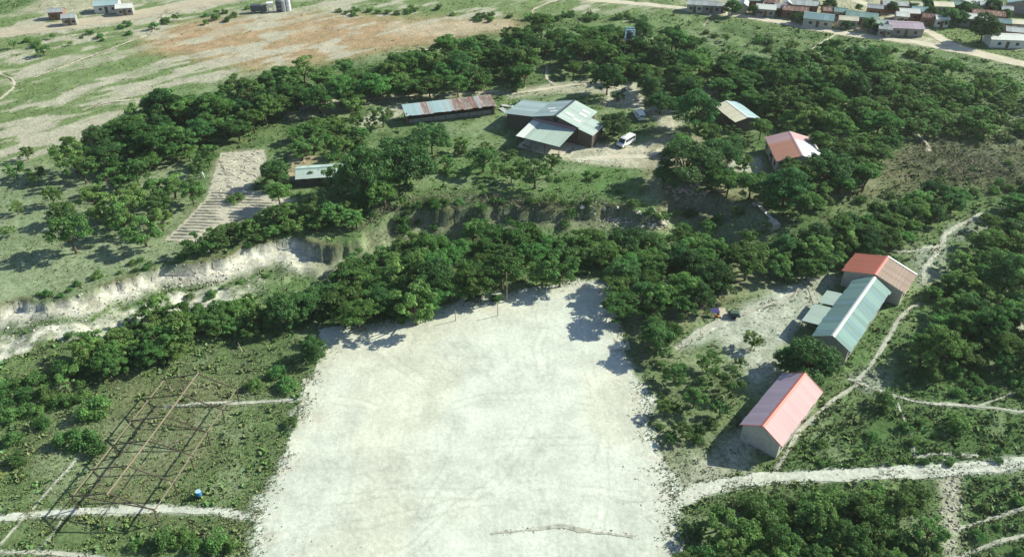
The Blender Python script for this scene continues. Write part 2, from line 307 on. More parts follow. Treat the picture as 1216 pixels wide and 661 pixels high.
M = {}
M['ground'] = ground_mat('ground_soil', attr='zone', speckle=.42, bump=.22)
M['pitch'] = ground_mat('white_sand', attr='zone', speckle=.15, bump=.10)
M['road'] = ground_mat('pale_dirt', col=tuple(WHITE * .78 + TAN * .12), speckle=.28, bump=.08)
M['path'] = ground_mat('trodden_earth', col=tuple(WHITE * .5 + TAN * .3), speckle=.34, bump=.08)
M['farroad'] = ground_mat('tan_dirt', col=tuple(TAN * 1.0 + WHITE * .22), speckle=.14, bump=.08)
M['farroad2'] = ground_mat('brown_dirt', col=tuple(TAN * .95 + WHITE * .05), speckle=.18, bump=.08)
M['ridge'] = ground_mat('ploughed_soil', col=tuple(TAN * .62 + WHITE * .3), speckle=.25, bump=.1)
M['bark'] = surf('bark', (.13, .10, .07), .9, .35, 4, stretch=(1, 1, .2))
M['leaf_u'] = leaf_mat('leaf_mid_green', (.116, .252, .066), hue=.026)
M['leaf_r'] = leaf_mat('leaf_dark_green', (.074, .182, .056), hue=.02)
M['leaf_l'] = leaf_mat('leaf_light_green', (.145, .280, .080), hue=.026)
M['leaf_s'] = leaf_mat('leaf_shrub', (.112, .240, .068), hue=.028)
M['leaf_b'] = leaf_mat('leaf_banana', (.10, .20, .05))
M['weeds'] = attr_leaf_mat('weeds')
M['stone'] = surf('pale_stone', (.46, .43, .37), .95, .3, 3, rand=.25)
M['rubble'] = surf('rubble', (.34, .28, .23), .95, .3, 3, rand=.3)
M['pole'] = surf('weathered_timber', (.10, .08, .058), .85, .3, 3, stretch=(1, 1, .2), rand=.15)
M['palepole'] = surf('pale_sunlit_timber', (.21, .175, .12), .85, .25, 3, rand=.12)  # pale tone puts the sunlit tops of the frame's beams into the colour
M['plaster'] = surf('cream_plaster', (.50, .46, .37), .9, .18, 1.2, bump=.01, dirt=((.25, .19, .13), .58, .6))
M['shadewall'] = surf('shade_toned_wall', (.40, .385, .33), .95, .2, 1.2, bump=.01, dirt=((.14, .12, .10), .55, .6))  # plaster toned down to grey, the gable's shade put into the colour
M['greywall'] = surf('cement_wall', (.30, .29, .26), .95, .2, 1.5, bump=.01, dirt=((.17, .14, .11), .55, .6), rand=.12)
M['shadedbrown'] = surf('shaded_brown_wall', (.11, .09, .075), .95, .2, 1.5)  # dark brown carries the shade under the hall roofs in its colour
M['brick'] = surf('brick_wall', (.27, .145, .09), .95, .25, 2.5, bump=.01, rand=.15)
M['whitewall'] = surf('whitewashed_wall', (.62, .61, .56), .9, .12, 1.5, dirt=((.33, .26, .18), .6, .5))
M['dark'] = surf('dark_opening', (.02, .02, .022), .5, .2, 3)
M['glass'] = surf('window_glass', (.03, .04, .05), .12, .1, 3)
M['wood'] = surf('door_wood', (.15, .09, .05), .7, .25, 3)
M['frame'] = surf('steel_frame', (.12, .12, .12), .5, .15, 3)
M['teal'] = surf('teal_sheet', (.175, .290, .262), .72, .14, 1.0, .0, stretch=(3, .35, 1), rand=.16, dirt=((.30, .30, .25), .60, .45))
M['tealblue'] = surf('blue_green_sheet', (.165, .275, .290), .72, .14, 1.0, .0, stretch=(3, .35, 1), rand=.14, dirt=((.34, .36, .33), .62, .45))
M['palegreen'] = surf('pale_green_sheet', (.36, .45, .385), .72, .12, 1.0, .0, stretch=(3, .35, 1), rand=.08)
M['greyblue'] = surf('grey_blue_sheet', (.33, .43, .425), .72, .16, 1.0, .0, stretch=(3, .35, 1), rand=.14, dirt=((.42, .45, .43), .56, .6))
M['greygreen'] = surf('grey_green_sheet', (.38, .47, .42), .72, .14, 1.0, .0, stretch=(3, .35, 1), rand=.12, dirt=((.46, .48, .44), .58, .5))
M['pink'] = surf('faded_pink_sheet', (.50, .325, .325), .55, .09, 1.0, .0, stretch=(3, .35, 1), rand=.06, dirt=((.36, .24, .23), .60, .45))
M['mauve'] = surf('faded_mauve_sheet', (.40, .32, .37), .5, .1, 1.0, .0, stretch=(3, .35, 1), rand=.09, dirt=((.30, .26, .34), .56, .5))
M['redcap'] = surf('red_ridge_cap', (.62, .17, .13), .5, .08, 2)
M['red'] = surf('red_sheet', (.40, .13, .085), .6, .14, 1.2, .0, stretch=(3, .35, 1), rand=.08, dirt=((.22, .10, .08), .57, .6))
M['orange'] = surf('orange_sheet', (.50, .25, .17), .6, .1, 1.2, .0, stretch=(3, .35, 1), rand=.06, dirt=((.36, .17, .13), .58, .5))
M['tantile'] = surf('tan_tile', (.33, .25, .20), .8, .2, 3, rand=.16)
M['whitesheet'] = surf('white_sheet', (.66, .68, .62), .5, .08, 1.0, .0, stretch=(3, .35, 1), rand=.06)
M['cream'] = surf('cream_sheet', (.72, .67, .48), .5, .1, 1.0, .0, rand=.06)
M['zinc'] = surf('zinc_sheet', (.40, .43, .42), .5, .15, 1.0, .15, stretch=(3, .35, 1), rand=.15, dirt=((.25, .15, .10), .6, .5))
M['rust'] = surf('rusted_sheet', (.20, .105, .075), .85, .3, 1.4, .0, stretch=(3, .5, 1), rand=.25, dirt=((.36, .37, .35), .55, .8))
M['rustzinc'] = surf('half_rusted_sheet', (.33, .30, .27), .8, .25, 1.4, .0, stretch=(3, .5, 1), rand=.2, dirt=((.19, .10, .07), .50, .85))
M['paleblue'] = surf('pale_blue_sheet', (.34, .47, .47), .45, .1, 1.0, .1, stretch=(3, .35, 1), rand=.08, dirt=((.30, .20, .15), .62, .6))
M['purple'] = surf('dusty_purple_board', (.30, .19, .21), .7, .12, 2)
M['skylight'] = surf('skylight_panel', (.78, .80, .76), .35, .05, 2)
M['whitepaint'] = surf('white_vehicle_paint', (.74, .75, .75), .3, .05, 2)
M['tyre'] = surf('tyre_rubber', (.025, .025, .025), .8, .2, 5)
M['steel'] = surf('grey_steel', (.42, .45, .46), .45, .12, 2, .3)
M['darksteel'] = surf('dark_steel', (.07, .085, .10), .5, .2, 2, .2)
M['bluepaint'] = surf('blue_plastic', (.05, .22, .48), .4, .1, 2)
M['paleblueplastic'] = surf('pale_blue_plastic', (.36, .55, .66), .4, .08, 2)
M['lamp'] = surf('lamp_glass', (.6, .62, .6), .3, .05, 2)
M['tealpaint'] = surf('pale_teal_paint', (.40, .66, .55), .5, .1, 3)
M['greencanvas'] = surf('dark_green_canvas', (.055, .10, .08), .8, .2, 2)
M['bluecloth'] = surf('dark_blue_cloth', (.05, .05, .16), .8, .2, 2)
M['redcloth'] = surf('red_cloth', (.45, .05, .05), .8, .15, 2)
M['yellowcloth'] = surf('yellow_cloth', (.72, .50, .16), .8, .15, 2)

# ------------------------------------------------------------------ mesh helpers
class MB:
    def __init__(s): s.v = []; s.f = []
    def add(s, v, f):
        o = len(s.v); s.v += [tuple(map(float, p)) for p in v]; s.f += [tuple(i + o for i in q) for q in f]; return s
    def box(s, x0, x1, y0, y1, z0, z1):
        v = [(x, y, z) for z in (z0, z1) for y in (y0, y1) for x in (x0, x1)]
        return s.add(v, [(0, 2, 3, 1), (4, 5, 7, 6), (0, 1, 5, 4), (2, 6, 7, 3), (0, 4, 6, 2), (1, 3, 7, 5)])
    def hull8(s, v): return s.add(v, [(0, 2, 3, 1), (4, 5, 7, 6), (0, 1, 5, 4), (2, 6, 7, 3), (0, 4, 6, 2), (1, 3, 7, 5)])
    def tube(s, pts, rad, n=6, cap=True):
        pts = [Vector(p) for p in pts]; rings = []; V = []; F = []
        for i, p in enumerate(pts):
            d = (pts[min(i + 1, len(pts) - 1)] - pts[max(i - 1, 0)]).normalized()
            a = d.orthogonal().normalized(); b = d.cross(a); r = rad[i] if hasattr(rad, '__len__') else rad
            for k in range(n):
                t = 2 * math.pi * k / n; V.append(p + a * math.cos(t) * r + b * math.sin(t) * r)
        for i in range(len(pts) - 1):
            for k in range(n): F.append((i * n + k, i * n + (k + 1) % n, (i + 1) * n + (k + 1) % n, (i + 1) * n + k))
        if cap: F.append(tuple(range(n))[::-1]); F.append(tuple((len(pts) - 1) * n + k for k in range(n)))
        return s.add(V, F)
    def prism(s, poly, y0, y1):             # polygon in xz pushed along y
        n = len(poly); V = [(x, y0, z) for x, z in poly] + [(x, y1, z) for x, z in poly]
        F = [tuple(range(n)), tuple(range(2 * n - 1, n - 1, -1))] + [(i, i + n, (i + 1) % n + n, (i + 1) % n) for i in range(n)]
        return s.add(V, F)
    def mesh(s, name, m=None, smooth=False):
        me = bpy.data.meshes.new(name); me.from_pydata(s.v, [], s.f); me.validate(); me.update()
        if m: me.materials.append(m)
        if smooth: me.polygons.foreach_set('use_smooth', [True] * len(me.polygons))
        return me
def link(name, data, parent=None, loc=None, rot=None, mat=None):
    o = bpy.data.objects.new(name, data); C.objects.link(o)
    if parent is not None: o.parent = parent
    if loc is not None: o.location = loc
    if rot is not None: o.rotation_euler = rot
    if mat is not None:
        o.material_slots[0].link = 'OBJECT'; o.material_slots[0].material = mat
    return o
def tag(o, label, cat, group=None):
    o['label'] = label; o['category'] = cat
    if group: o['group'] = group
    return o
def thing(name, label, cat, loc, rz=0, group=None):
    o = link(name, None, loc=tuple(loc), rot=(0, 0, rz)); o.empty_display_size = .5
    return tag(o, label, cat, group)
def part(name, mb, m, parent, smooth=False): return link(name, mb.mesh(name, m, smooth), parent)
def np_mesh(name, V, F, m, attr=None, fattr=None, smooth=False):
    me = bpy.data.meshes.new(name); nv = len(V); nf = len(F); k = F.shape[1]
    me.vertices.add(nv); me.vertices.foreach_set('co', np.ascontiguousarray(V, np.float32).ravel())
    me.loops.add(nf * k); me.loops.foreach_set('vertex_index', np.ascontiguousarray(F, np.int32).ravel())
    me.polygons.add(nf); me.polygons.foreach_set('loop_start', np.arange(0, nf * k, k, dtype=np.int32))
    me.update(calc_edges=True); me.materials.append(m)
    if smooth: me.polygons.foreach_set('use_smooth', np.ones(nf, bool))
    if attr is not None:
        a = me.attributes.new('zone', 'FLOAT_COLOR', 'POINT'); a.data.foreach_set('color', np.ascontiguousarray(np.hstack([attr, np.ones((nv, 1))]), np.float32).ravel())
    if fattr is not None:
        a = me.attributes.new('tone', 'FLOAT', 'POINT'); a.data.foreach_set('value', np.ascontiguousarray(fattr, np.float32))
    return me

# ------------------------------------------------------------------ the ground, the pitch, the roads
col, vegv = ground_colour(XX.ravel(), YY.ravel())
nr, nc = XX.shape; idx = np.arange(nr * nc).reshape(nr, nc)
F = np.stack([idx[:-1, :-1], idx[:-1, 1:], idx[1:, 1:], idx[1:, :-1]], -1).reshape(-1, 4)
ground = link('ground', np_mesh('ground', np.stack([XX, YY, ZZ], -1).reshape(-1, 3), F, M['ground'], attr=col, smooth=True)); ground['kind'] = 'structure'

def catmull(p, step):
    p = np.asarray(p); out = []
    q = np.vstack([2 * p[0] - p[1], p, 2 * p[-1] - p[-2]])
    for i in range(1, len(q) - 2):
        n = max(2, int(np.hypot(*(q[i + 1] - q[i])) / step)); t = np.linspace(0, 1, n, endpoint=False)[:, None]
        out.append(.5 * ((2 * q[i]) + (-q[i - 1] + q[i + 1]) * t + (2 * q[i - 1] - 5 * q[i] + 4 * q[i + 1] - q[i + 2]) * t ** 2 + (-q[i - 1] + 3 * q[i] - 3 * q[i + 1] + q[i + 2]) * t ** 3))
    out.append(p[-1:]); return np.vstack(out)
def area_sheet(name, poly, res, m, dz, rag, colour=None):
    x0, y0 = poly.min(0) - 1; x1, y1 = poly.max(0) + 1
    gx = np.arange(x0, x1, res); gy = np.arange(max(y0, 40), y1, res); X, Y = np.meshgrid(gx, gy)
    Z = H(X, Y) + dz; i = np.arange(X.size).reshape(X.shape)
    cx = X[:-1, :-1] + res / 2; cy = Y[:-1, :-1] + res / 2
    keep = sdf(cx, cy, poly) + rag * ((fbm(cx, cy, 3.5, 4, 2) - .5) * 5 + (fbm(cx, cy, .8, 2, 5) - .5) * 2) < 0
    f = np.stack([i[:-1, :-1], i[:-1, 1:], i[1:, 1:], i[1:, :-1]], -1)[keep]
    u, inv = np.unique(f.ravel(), return_inverse=True)
    V = np.stack([X.ravel()[u], Y.ravel()[u], Z.ravel()[u]], -1)
    o = link(name, np_mesh(name, V, inv.reshape(-1, 4), m, smooth=True, attr=None if colour is None else colour(V[:, 0], V[:, 1]))); o['kind'] = 'structure'; return o
TRACKS = [catmull(PP(p), 1.0) for p in ([(395, 475), (440, 482), (475, 492), (505, 488), (600, 470), (700, 476)], [(300, 622), (400, 594), (470, 582), (540, 586), (640, 578), (760, 590)], [(380, 575), (440, 552), (500, 540), (600, 525), (740, 520)],
          [(310, 640), (480, 612), (560, 596), (660, 600), (790, 600)], [(520, 380), (560, 420), (600, 448), (650, 450), (720, 440)], [(690, 345), (698, 420), (710, 500), (716, 580), (700, 680)], [(650, 345), (640, 420), (660, 520), (690, 600)],
          [(420, 400), (470, 430), (520, 470), (540, 540), (500, 610)], [(450, 690), (520, 620), (600, 560), (640, 480), (660, 400)])]
def pitch_colour(x, y):
    n = fbm(x, y, 12, 4, 1); f = fbm(x, y, 1.2, 3, 4); m_ = fbm(x, y, 4, 4, 6)
    v = 1 - .06 * sstep(.5, .66, n) - .07 * sstep(.52, .68, m_) + .05 * (f - .5)
    warm = sstep(.48, .66, fbm(x, y, 17, 3, 5)); c = WHITE[None, :] * v[:, None] * (1 - warm[:, None] * np.array([.0, .035, .075])[None, :])
    wx = x + (fbm(x, y, 5, 3, 2) - .5) * 1.6; wy = y + (fbm(x, y, 5, 3, 7) - .5) * 1.6
    for i, t in enumerate(TRACKS):
        d, _ = seg_dist(wx, wy, t, False); gap = fbm(x, y, 6, 2, i) ; on = sstep(.38, .55, gap)
        for off in (.75,):
            r = np.exp(-((d - off) / .11) ** 2) * on; c = c * (1 - r[:, None] * np.array([.12, .135, .15])[None, :])
        r = np.exp(-(d / .35) ** 2) * on; c = c * (1 + .05 * r[:, None])
    e = -sdf(x, y, PITCH_POLY); soil = sstep(5, .2, e + (m_ - .5) * 9) * (.25 + .75 * sstep(.45, .65, f))
    c = c * (1 - .34 * soil[:, None]) + (TAN * .34)[None, :] * soil[:, None]
    scuff = sstep(.55, .72, fbm(x * 1.6 + y * .5, y, 1.1, 3, 0)) * sstep(.4, .6, n); c = c * (1 - .10 * scuff)[:, None]; c = c * (1 - .035 * sstep(.5, .8, fbm(x * 3, y * .25, 2.2, 3, 2)))[:, None]
    return np.clip(c, 0, .75)
area_sheet('dirt_pitch', PITCH_POLY, .2, M['pitch'], .035, .85, pitch_colour)

def ribbon(name, poly, width, m, dz, rag=.3):
    c = catmull(poly, .35); d = np.gradient(c, axis=0); d /= np.hypot(d[:, 0], d[:, 1])[:, None] + 1e-9; n = np.stack([-d[:, 1], d[:, 0]], 1)
    s = np.arange(len(c)) * .35; k = 5; V = []
    wl_ = width / 2 * (1 + rag * 2.2 * (fbm(s, s * 0 + 3.3 + width, 2.2, 3, 1) - .5)); wr = width / 2 * (1 + rag * 2.2 * (fbm(s, s * 0 + 9.1 + width, 2.2, 3, 4) - .5))
    for j in range(k):
        t = j / (k - 1); off = -wr * (1 - t) + wl_ * t; q = c + n * off[:, None]
        V.append(np.column_stack([q, H(q[:, 0], q[:, 1]) + dz]))
    V = np.stack(V, 1).reshape(-1, 3); i = np.arange(len(c) * k).reshape(len(c), k)
    f = np.stack([i[:-1, 1:], i[:-1, :-1], i[1:, :-1], i[1:, 1:]], -1).reshape(-1, 4)
    o = link(name, np_mesh(name, V, f, m, smooth=True)); o['kind'] = 'structure'; return o
for i, (k, (poly, w)) in enumerate(ROADS_W.items()):
    ribbon('dirt_road', poly, w, M['farroad2'] if k == 'dirt_road_far_left' else (M['farroad'] if 'far' in k or 'village' in k else M['road']), .045 + .006 * i, .3 if 'far' in k or 'village' in k else .6)
for i, (poly, w) in enumerate(PATHS_W):
    ribbon('footpath', poly, w, M['farroad'] if poly[:, 1].mean() > 160 else M['path'], .052 + .003 * (i % 7), .8)
M['rill'] = ground_mat('rill_soil', col=tuple(TAN * .3 + WHITE * .5), speckle=.45, bump=.12)
ribbon('rain_rill', PP([(583, 633), (610, 630), (640, 627), (668, 625), (690, 629), (715, 632), (752, 638)]), .55, M['rill'], .085, 1.3)
#TREES

# ------------------------------------------------------------------ trees: a few shapes of each kind, shared by all copies
def leaf_cards(cen, nor, size, rs):
    """one quad per leaf spray: centres, facing directions, sizes"""
    n = len(cen); a = np.cross(nor, rs.normal(size=(n, 3))); a /= np.linalg.norm(a, axis=1)[:, None] + 1e-9
    b = np.cross(nor, a); s = size[:, None]
    k = rs.uniform(.55, 1.0, (n, 1))
    V = np.stack([cen - a * s, cen - b * s * k + nor * s * .15, cen + a * s, cen + b * s * k + nor * s * .15], 1).reshape(-1, 3)
    return V, np.arange(4 * n).reshape(n, 4)
def crown_mesh(name, kind, seed, m):
    rs = np.random.default_rng(seed); cl = []; limbs = []
    if kind == 'u':      # spreading, layered, open
        Rr, top, n, per, sz = 4.0, 6.3, 44, 190, (.09, .22); tilt = rs.normal(size=2) * .12; lob = rs.uniform(.7, 1.25, 5)
        for i in range(n):
            a = i * 2.4 + rs.normal() * .7; r = Rr * .9 * math.sqrt((i + .4) / n) * rs.uniform(.7, 1.1) * lob[int((a % 6.283) / 6.283 * 5) % 5]; tier = rs.choice([0, 0, -.7, -1.5])
            cl.append((r * math.cos(a), r * math.sin(a), top - .8 + tier - 1.2 * (r / Rr) ** 2 + (tilt[0] * math.cos(a) + tilt[1] * math.sin(a)) * r + rs.normal() * .3, rs.uniform(.45, 1.15), rs.uniform(.32, .5)))
    elif kind == 'r':    # dense round dome
        Rr, top, n, per, sz = 4.0, 7.0, 64, 190, (.09, .2); lob = rs.uniform(.78, 1.2, 6)
        for i in range(n):
            u = (i + .5) / n; r = Rr * .82 * math.sqrt(1 - (1 - u) ** 2) if u < 1 else Rr * .82; a = i * 2.4 + rs.normal() * .5; r *= rs.uniform(.8, 1.12) * lob[int((a % 6.283) / 6.283 * 6) % 6]
            cl.append((r * math.cos(a), r * math.sin(a), 2.2 + 4.0 * (1 - u) ** .8 + rs.normal() * .55, rs.uniform(.5, 1.2), rs.uniform(.5, .8)))
    elif kind == 'l':    # loose and light
        Rr, top, n, per, sz = 3.4, 6.0, 30, 170, (.10, .22)
        for i in range(n):
            r = Rr * .9 * math.sqrt(rs.random()); a = rs.random() * 6.28
            cl.append((r * math.cos(a), r * math.sin(a), rs.uniform(2.6, 5.4) - .25 * r + .4, rs.uniform(.4, 1.0), rs.uniform(.45, .75)))
    else:                # shrub down to the ground
        Rr, top, n, per, sz = 1.6, 2.2, 16, 130, (.06, .16)
        for i in range(n):
            r = Rr * .8 * math.sqrt(rs.random()); a = rs.random() * 6.28
            cl.append((r * math.cos(a), r * math.sin(a), rs.uniform(.5, 1.75) - .35 * r, rs.uniform(.42, .75), rs.uniform(.6, .85)))
    CEN, NOR, SZ, TN = [], [], [], []
    for (x, y, z, r, fl) in cl:
        k = int(per * (r / 1.1) ** 1.3) + 30; d = rs.normal(size=(k, 3)); d[:, 2] = np.where(rs.random(k) < .72, np.abs(d[:, 2]), d[:, 2]); d /= np.linalg.norm(d, axis=1)[:, None]
        q = d * np.array([r, r, r * fl]) * rs.uniform(.62, 1.06, (k, 1)) * (1 + .22 * np.sin(d[:, :1] * 5 + seed) * np.cos(d[:, 1:2] * 4))
        CEN.append(q + np.array([x, y, z])); nn = d * np.array([.55, .55, 1]) + rs.normal(size=(k, 3)) * .42; NOR.append(nn / np.linalg.norm(nn, axis=1)[:, None])
        SZ.append(rs.uniform(*sz, k)); t = rs.uniform(.78, 1.25); TN.append(t * rs.uniform(.75, 1.25, k))
    V, F = leaf_cards(np.vstack(CEN), np.vstack(NOR), np.concatenate(SZ), rs)
    me = np_mesh(name, V, F, m, fattr=np.repeat(np.concatenate(TN), 4))
    tb = MB()
    if kind == 's':
        for c in cl[:6]: tb.tube([(0, 0, -.25), (c[0] * .4, c[1] * .4, c[2] * .5), c[:3]], [.06, .045, .02], 4)
    else:
        h0 = {'u': 2.4, 'r': 1.9, 'l': 1.9}[kind]; b = (rs.normal() * .25, rs.normal() * .25, h0)
        tb.tube([(0, 0, -.5), (b[0] * .3, b[1] * .3, h0 * .5), b], [.27, .21, .18], 7)
        for c in cl[::3]:
            mid = ((b[0] + c[0]) / 2 + rs.normal() * .2, (b[1] + c[1]) / 2 + rs.normal() * .2, (b[2] + c[2]) / 2 + .15)
            tb.tube([(b[0], b[1], b[2] - .15), mid, c[:3]], [.12, .075, .03], 5)
    return tb.mesh(name + '_stem', M['bark'], True), me
KINDS = {}
for kind, cnt in (('u', 10), ('r', 6), ('l', 8), ('s', 8)):
    KINDS[kind] = [crown_mesh('crown_' + kind, kind, 100 * ord(kind) + i, M['leaf_' + kind]) for i in range(cnt)]
BASE = {'u': (8.0, 4.7), 'r': (8.4, 4.6), 'l': (7.2, 4.0), 's': (3.4, 1.1)}   # crown width, height of the crown's middle
NAMES = {'u': 'spreading_tree', 'r': 'dense_tree', 'l': 'light_leaved_tree', 's': 'shrub'}
tree_xy = []; ROWS = []
def put_tree(kind, loc, sc, label, group=None, name=None, mat=None):
    st, cr = random.choice(KINDS[kind]); rz = random.uniform(0, 6.28)
    o = thing(name or NAMES[kind], label, 'shrub' if kind == 's' else 'tree', loc, rz, group)
    o.scale = (sc * random.uniform(.93, 1.07), sc * random.uniform(.93, 1.07), sc * random.uniform(.78, 1.18))
    link('stems' if kind == 's' else 'trunk', st, o); c = link('foliage' if kind == 's' else 'crown', cr, o)
    if mat: c.material_slots[0].link = 'OBJECT'; c.material_slots[0].material = M[mat]
    tree_xy.append((loc[0], loc[1], BASE[kind][0] * sc / 2, kind)); return o
def tree_px(kind, px, py, wpx, label, group=None, mat=None):
    """crown middle and crown width in the photograph"""
    w, ch = BASE[kind]; sc = 1.0; q = crown_pt(px, py, ch)
    for _ in range(3):
        sc = wpx * depth(q[1], q[2]) / FPX / w; q = crown_pt(px, py, ch * sc)
    return put_tree(kind, q, sc, label, group, mat=mat)
def ordinal(n): return str(n) + ('th' if 10 <= n % 100 <= 20 else {1: 'st', 2: 'nd', 3: 'rd'}.get(n % 10, 'th'))
LOOK = {'u': 'spreading tree', 'r': 'dense dark tree', 'l': 'light leaved tree', 's': 'shrub'}
def row_labels(items, where):
    """tell the trees of one wood apart: row by depth, then the place along the row"""
    items = sorted(items, key=lambda t: t[0].location.y); n = len(items); nrow = 1 if n <= 12 else (2 if n <= 26 else (3 if n <= 60 else 5))
    rows = {1: [''], 2: ['front row', 'back row'], 3: ['front row', 'middle row', 'back row'], 5: ['front row', 'second row', 'middle row', 'fourth row', 'back row']}[nrow]
    for r in range(nrow):
        part_ = sorted(items[r * n // nrow:(r + 1) * n // nrow], key=lambda t: t[0].location.x / depth(t[0].location.y))
        for i, (o, k) in enumerate(part_):
            o['label'] = LOOK[k] + ', ' + ordinal(i + 1) + ' from left' + (' in ' + rows[r] if rows[r] else '') + ', ' + where
def too_close(x, y, r, f): return any((x - a) ** 2 + (y - b) ** 2 < (f * (r + c)) ** 2 for a, b, c, k in tree_xy if k != 's' or r < 2)
NOGO = []    # building footprints (centre, radius), filled before the woods are sown
def wood(poly_px, kinds, wid, f, label, group, chz=4.0, tries=900, maxn=200):
    pl = np.array([crown_pt(a, b, chz)[:2] for a, b in poly_px]); x0, y0 = pl.min(0); x1, y1 = pl.max(0); n = 0; got = []
    for _ in range(tries):
        x, y = random.uniform(x0, x1), random.uniform(y0, y1)
        if not inside(np.array([x]), np.array([y]), pl)[0]: continue
        w = random.uniform(*wid)
        if too_close(x, y, w / 2, f): continue
        if any((x - a) ** 2 + (y - b) ** 2 < (r + w * .33) ** 2 for a, b, r in NOGO): continue
        k = random.choice(kinds); got.append((put_tree(k, (x, y, float(H(x, y)) - .05), w / BASE[k][0], label, group), k)); n += 1
        if n >= maxn: break
    row_labels(got, group)
    return n
for a, b, r in ((39.6, 83.6, 4.5), (43, 88, 4.5), (36, 79, 4.5), (57.4, 105.8, 5), (62, 111.5, 5), (53, 100, 5), (53, 107, 3), (57, 112, 3), (66, 117.4, 6.5), (12.6, 181.7, 9), (3.6, 183, 6), (8, 174, 7),
                (-16, 190.6, 5), (-24, 188, 5), (-8, 193, 5), (63.5, 168, 6.5), (56, 187, 6), (-43.4, 157, 5), (26.5, 174.5, 4)): NOGO.append((a, b, r))

for pth, r in (([(1095, 297), (1118, 291), (1122, 278), (1138, 268), (1165, 254), (1105, 320)], 2.6), ([(1040, 425), (1056, 398), (1068, 378), (1088, 362)], 2.0), ([(835, 392), (860, 380), (900, 366), (935, 352)], 2.2), ([(650, 80), (650, 92)], 2.5)):
    for a, b in pth:
        q = P(a, b); NOGO.append((q[0], q[1], r)); NOGO.append((q[0], q[1] - 3.5, r * .8))
# trees that stand out, one by one
for k, px, py, w, lab in [
    ('r', 722, 92, 40, 'dark round tree standing alone on bare sand behind the hall'), ('r', 731, 141, 42, 'dark round tree beside the white minibus'),
    ('r', 478, 176, 88, 'large dark tree, biggest crown left of the hall'), ('r', 432, 205, 66, 'dark tree over the half hidden teal roof'), ('r', 512, 160, 46, 'dark tree in front of the rusty shed'),
    ('u', 455, 222, 50, 'tree at the gully rim below the large dark tree'), ('l', 574, 182, 44, 'light tree between the rusty shed and the hall porch'), ('l', 636, 202, 44, 'low bushy tree on the lawn below the hall porch'),
    ('l', 655, 188, 24, 'small round tree at the front corner of the hall porch'), ('l', 607, 205, 24, 'small light tree on the lawn left of the porch'),
    ('r', 818, 196, 72, 'broad dark tree right of the minibus turning circle'), ('r', 853, 180, 52, 'dark tree between the turning circle and the orange roof'), ('r', 828, 128, 52, 'dark tree left of the cream roof'),
    ('u', 790, 205, 36, 'tree beside the lamp pole at the gully'), ('r', 873, 166, 30, 'small dark tree below the cream roof'), ('r', 936, 216, 62, 'dark tree directly below the orange roof'),
    ('u', 893, 218, 46, 'spreading tree above the footbridge'), ('r', 986, 193, 60, 'dark tree right of the orange roof'), ('u', 1014, 172, 56, 'spreading tree upper right of the orange roof'),
    ('u', 1030, 205, 40, 'tree at the edge of the brown reed bed'), ('r', 966, 421, 64, 'dark tree between the pink roof and the green roof'), ('r', 938, 424, 40, 'small dark tree left of the pink roof ridge end'),
    ('l', 372, 203, 24, 'small tree in front of the half hidden teal roof'), ('l', 398, 212, 38, 'light tree at the right end of the half hidden teal roof'), ('l', 895, 402, 24, 'small light tree alone on white sand'), ('r', 372, 412, 34, 'bush like tree at the upper left corner of the pitch'), ('l', 50, 57, 18, 'lone pale tree in the open field at far left'),
    ('l', 82, 276, 52, 'light tree with long shadow on the grey grass, far left'), ('l', 72, 250, 34, 'pale small tree on the grey grass above the long shadow tree'),
    ('r', 1172, 29, 40, 'wide dark tree beside the white house at the far right'), ('r', 871, 7, 22, 'dark tree at the roadside next to the beige hut'), ('l', 735, 112, 18, 'low tree near the tree standing alone on sand'),
    ('r', 772, 100, 34, 'dark tree on the right edge of the bare sand behind the hall'), ('r', 785, 118, 34, 'dark tree above the sand loop behind the hall'), ('r', 325, 202, 38, 'dark tree right of the ploughed plot'),
    ('u', 330, 228, 34, 'tree on the lower right edge of the ploughed plot'), ('s', 278, 233, 22, 'single bush inside the ploughed plot'), ('s', 108, 480, 44, 'bright green bush above the timber roof frame'),
    ('s', 1052, 473, 30, 'dark bush beside the forked footpath at right'), ('s', 1086, 522, 18, 'small dark bush on the grass track at right'), ('s', 1142, 500, 34, 'wide bush in the rough grass at right'),
    ('s', 590, 352, 18, 'small bush at the top edge of the pitch beside the utility pole'), ('s', 479, 377, 18, 'small yellow green bush on the upper pitch edge')]:
    tree_px(k, px, py, w, lab)
def many(kind, pts, label, group, mat=None):
    row_labels([(tree_px(kind, a, b, w, label, group, mat), kind) for a, b, w in pts], group)
many('l', [(142, 258, 42), (166, 268, 52), (190, 258, 34), (110, 228, 46), (152, 236, 46), (203, 216, 40), (178, 222, 42), (96, 198, 40), (132, 206, 44), (226, 226, 34), (160, 200, 40), (60, 232, 26), (120, 250, 34), (186, 240, 36)],
     'light leaved tree in the loose grove left of the ploughed plot', 'grove left of the plot')
many('l', [(16, 200, 26), (40, 205, 24), (18, 245, 20), (8, 272, 18), (30, 180, 20), (246, 182, 30), (236, 198, 26), (222, 178, 26)], 'thin young tree in dry grass at the left', 'thin trees in dry grass')
many('s', [(50, 500, 24), (96, 518, 40), (28, 486, 20), (112, 528, 30), (75, 520, 26), (14, 520, 26), (20, 545, 22), (330, 440, 24), (340, 455, 26), (300, 455, 24), (345, 500, 20), (190, 640, 34), (215, 636, 30), (255, 640, 34), (275, 645, 22), (230, 648, 28), (160, 645, 20)],
     'low green bush in the scrub around the timber roof frame', 'bushes around the timber frame')
many('u', [(866, 214, 40), (845, 222, 34), (915, 232, 40), (957, 232, 46), (960, 205, 40), (1000, 210, 40), (842, 152, 40), (812, 165, 30), (1040, 180, 40), (1055, 165, 36), (975, 165, 36), (1000, 150, 40), (905, 150, 30)],
     'tree among the houses between the gully and the cream roof', 'trees among the compound houses')
